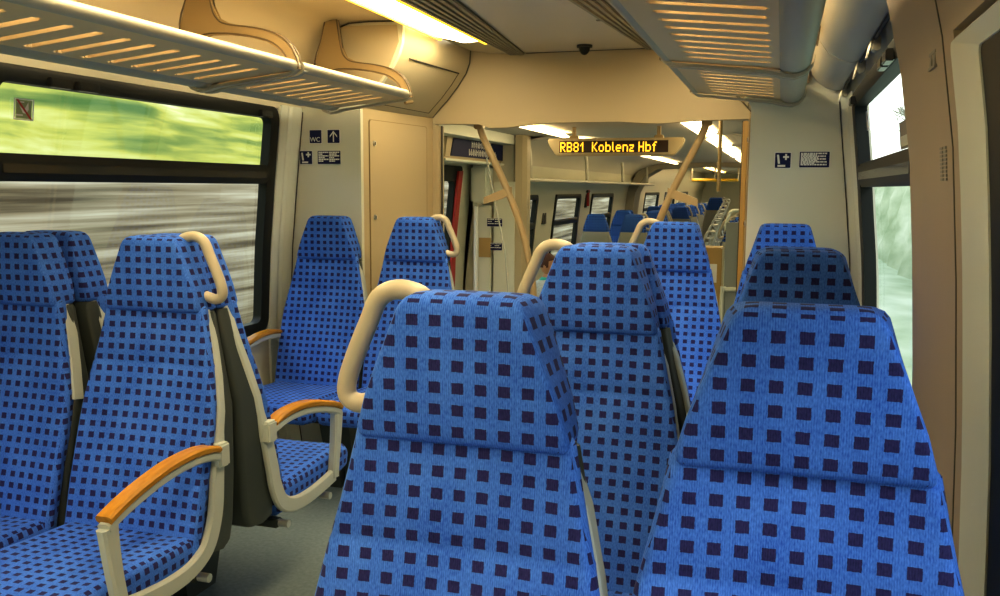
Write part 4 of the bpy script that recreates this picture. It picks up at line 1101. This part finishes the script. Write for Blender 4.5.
# bare branching tree on the right
def tree(x, y, seed):
    r = random.Random(seed); t = empty('tree', ('bare branching tree outside the right window, '+('nearer' if seed == 1 else 'farther')+' one'), 'tree', (x, y, -1))
    bm = bmesh.new()
    def br(p, d, l, rad, n):
        q = p+d*l; tube(bm, [p, (p+q)/2+Vector((r.uniform(-.05, .05), r.uniform(-.05, .05), 0))*l, q], rad, 6, rr=[rad, rad*.85, rad*.7])
        if n:
            for _ in range(3):
                dd = (d+Vector((r.uniform(-.7, .7), r.uniform(-.7, .7), r.uniform(-.2, .5)))).normalized(); br(q, dd, l*.72, rad*.62, n-1)
    br(Vector((0, 0, 0)), Vector((0, 0, 1)), 2.3, .15, 5); mesh('trunk', bm, mat('bark', (.30, .30, .24), .9), t)
    bm = bmesh.new()
    for _ in range(500):
        p = Vector((r.gauss(0, 1.1), r.gauss(0, 1.1), 4.8+r.gauss(0, 1.1))); a = r.uniform(0, PI)
        dx = Vector((math.cos(a), math.sin(a), r.uniform(-.5, .5)))*.06; dy = Vector((-math.sin(a), math.cos(a), .4))*.035
        bm.faces.new([bm.verts.new(p+q) for q in (-dx, dy, dx, -dy)])
    mesh('foliage', bm, grass, t, smooth=False)
tree(8.0, 36, 1); tree(8.2, 44, 2)

# ------------------------------------------------------------------ light
w = bpy.data.worlds.new('overcast_sky'); scn.world = w; w.use_nodes = True
nt = w.node_tree; bg = nt.nodes['Background']
tc = nt.nodes.new('ShaderNodeTexCoord'); sp = nt.nodes.new('ShaderNodeSeparateXYZ'); nt.links.new(tc.outputs['Generated'], sp.inputs[0])
rp = nt.nodes.new('ShaderNodeValToRGB'); nt.links.new(sp.outputs['Z'], rp.inputs[0])
rp.color_ramp.elements[0].color = (.92, .96, .90, 1); rp.color_ramp.elements[1].color = (.70, .82, 1, 1)
nt.links.new(rp.outputs[0], bg.inputs['Color']); bg.inputs['Strength'].default_value = 2.1
sun = bpy.data.lights.new('soft_sun', 'SUN'); sun.energy = 1.6; sun.angle = math.radians(25); sun.color = (1, .97, .9)
so = bpy.data.objects.new('soft_sun', sun); COL.objects.link(so); so.rotation_euler = (math.radians(28), math.radians(40), 0)
# window portals
for s in (-1, 1):
    for a, b in (LW if s < 0 else RW):
        l = bpy.data.lights.new('window_portal', 'AREA'); l.shape = 'RECTANGLE'; l.size = b-a; l.size_y = 1.15; l.cycles.is_portal = True
        o = bpy.data.objects.new('window_portal', l); COL.objects.link(o); o.location = (s*1.5, (a+b)/2, 1.29)
        o.rotation_euler = (PI/2, 0, -s*PI/2) if False else Vector((-s, 0, 0)).to_track_quat('-Z', 'Z').to_euler()

scn.view_settings.view_transform = 'Standard'
scn.view_settings.look = 'None'
scn.view_settings.exposure = .28
scn.view_settings.gamma = .88
scn.cycles.use_denoising = True
scn.cycles.max_bounces = 8
scn.cycles.diffuse_bounces = 4
scn.cycles.transparent_max_bounces = 12
scn.cycles.sample_clamp_indirect = 6
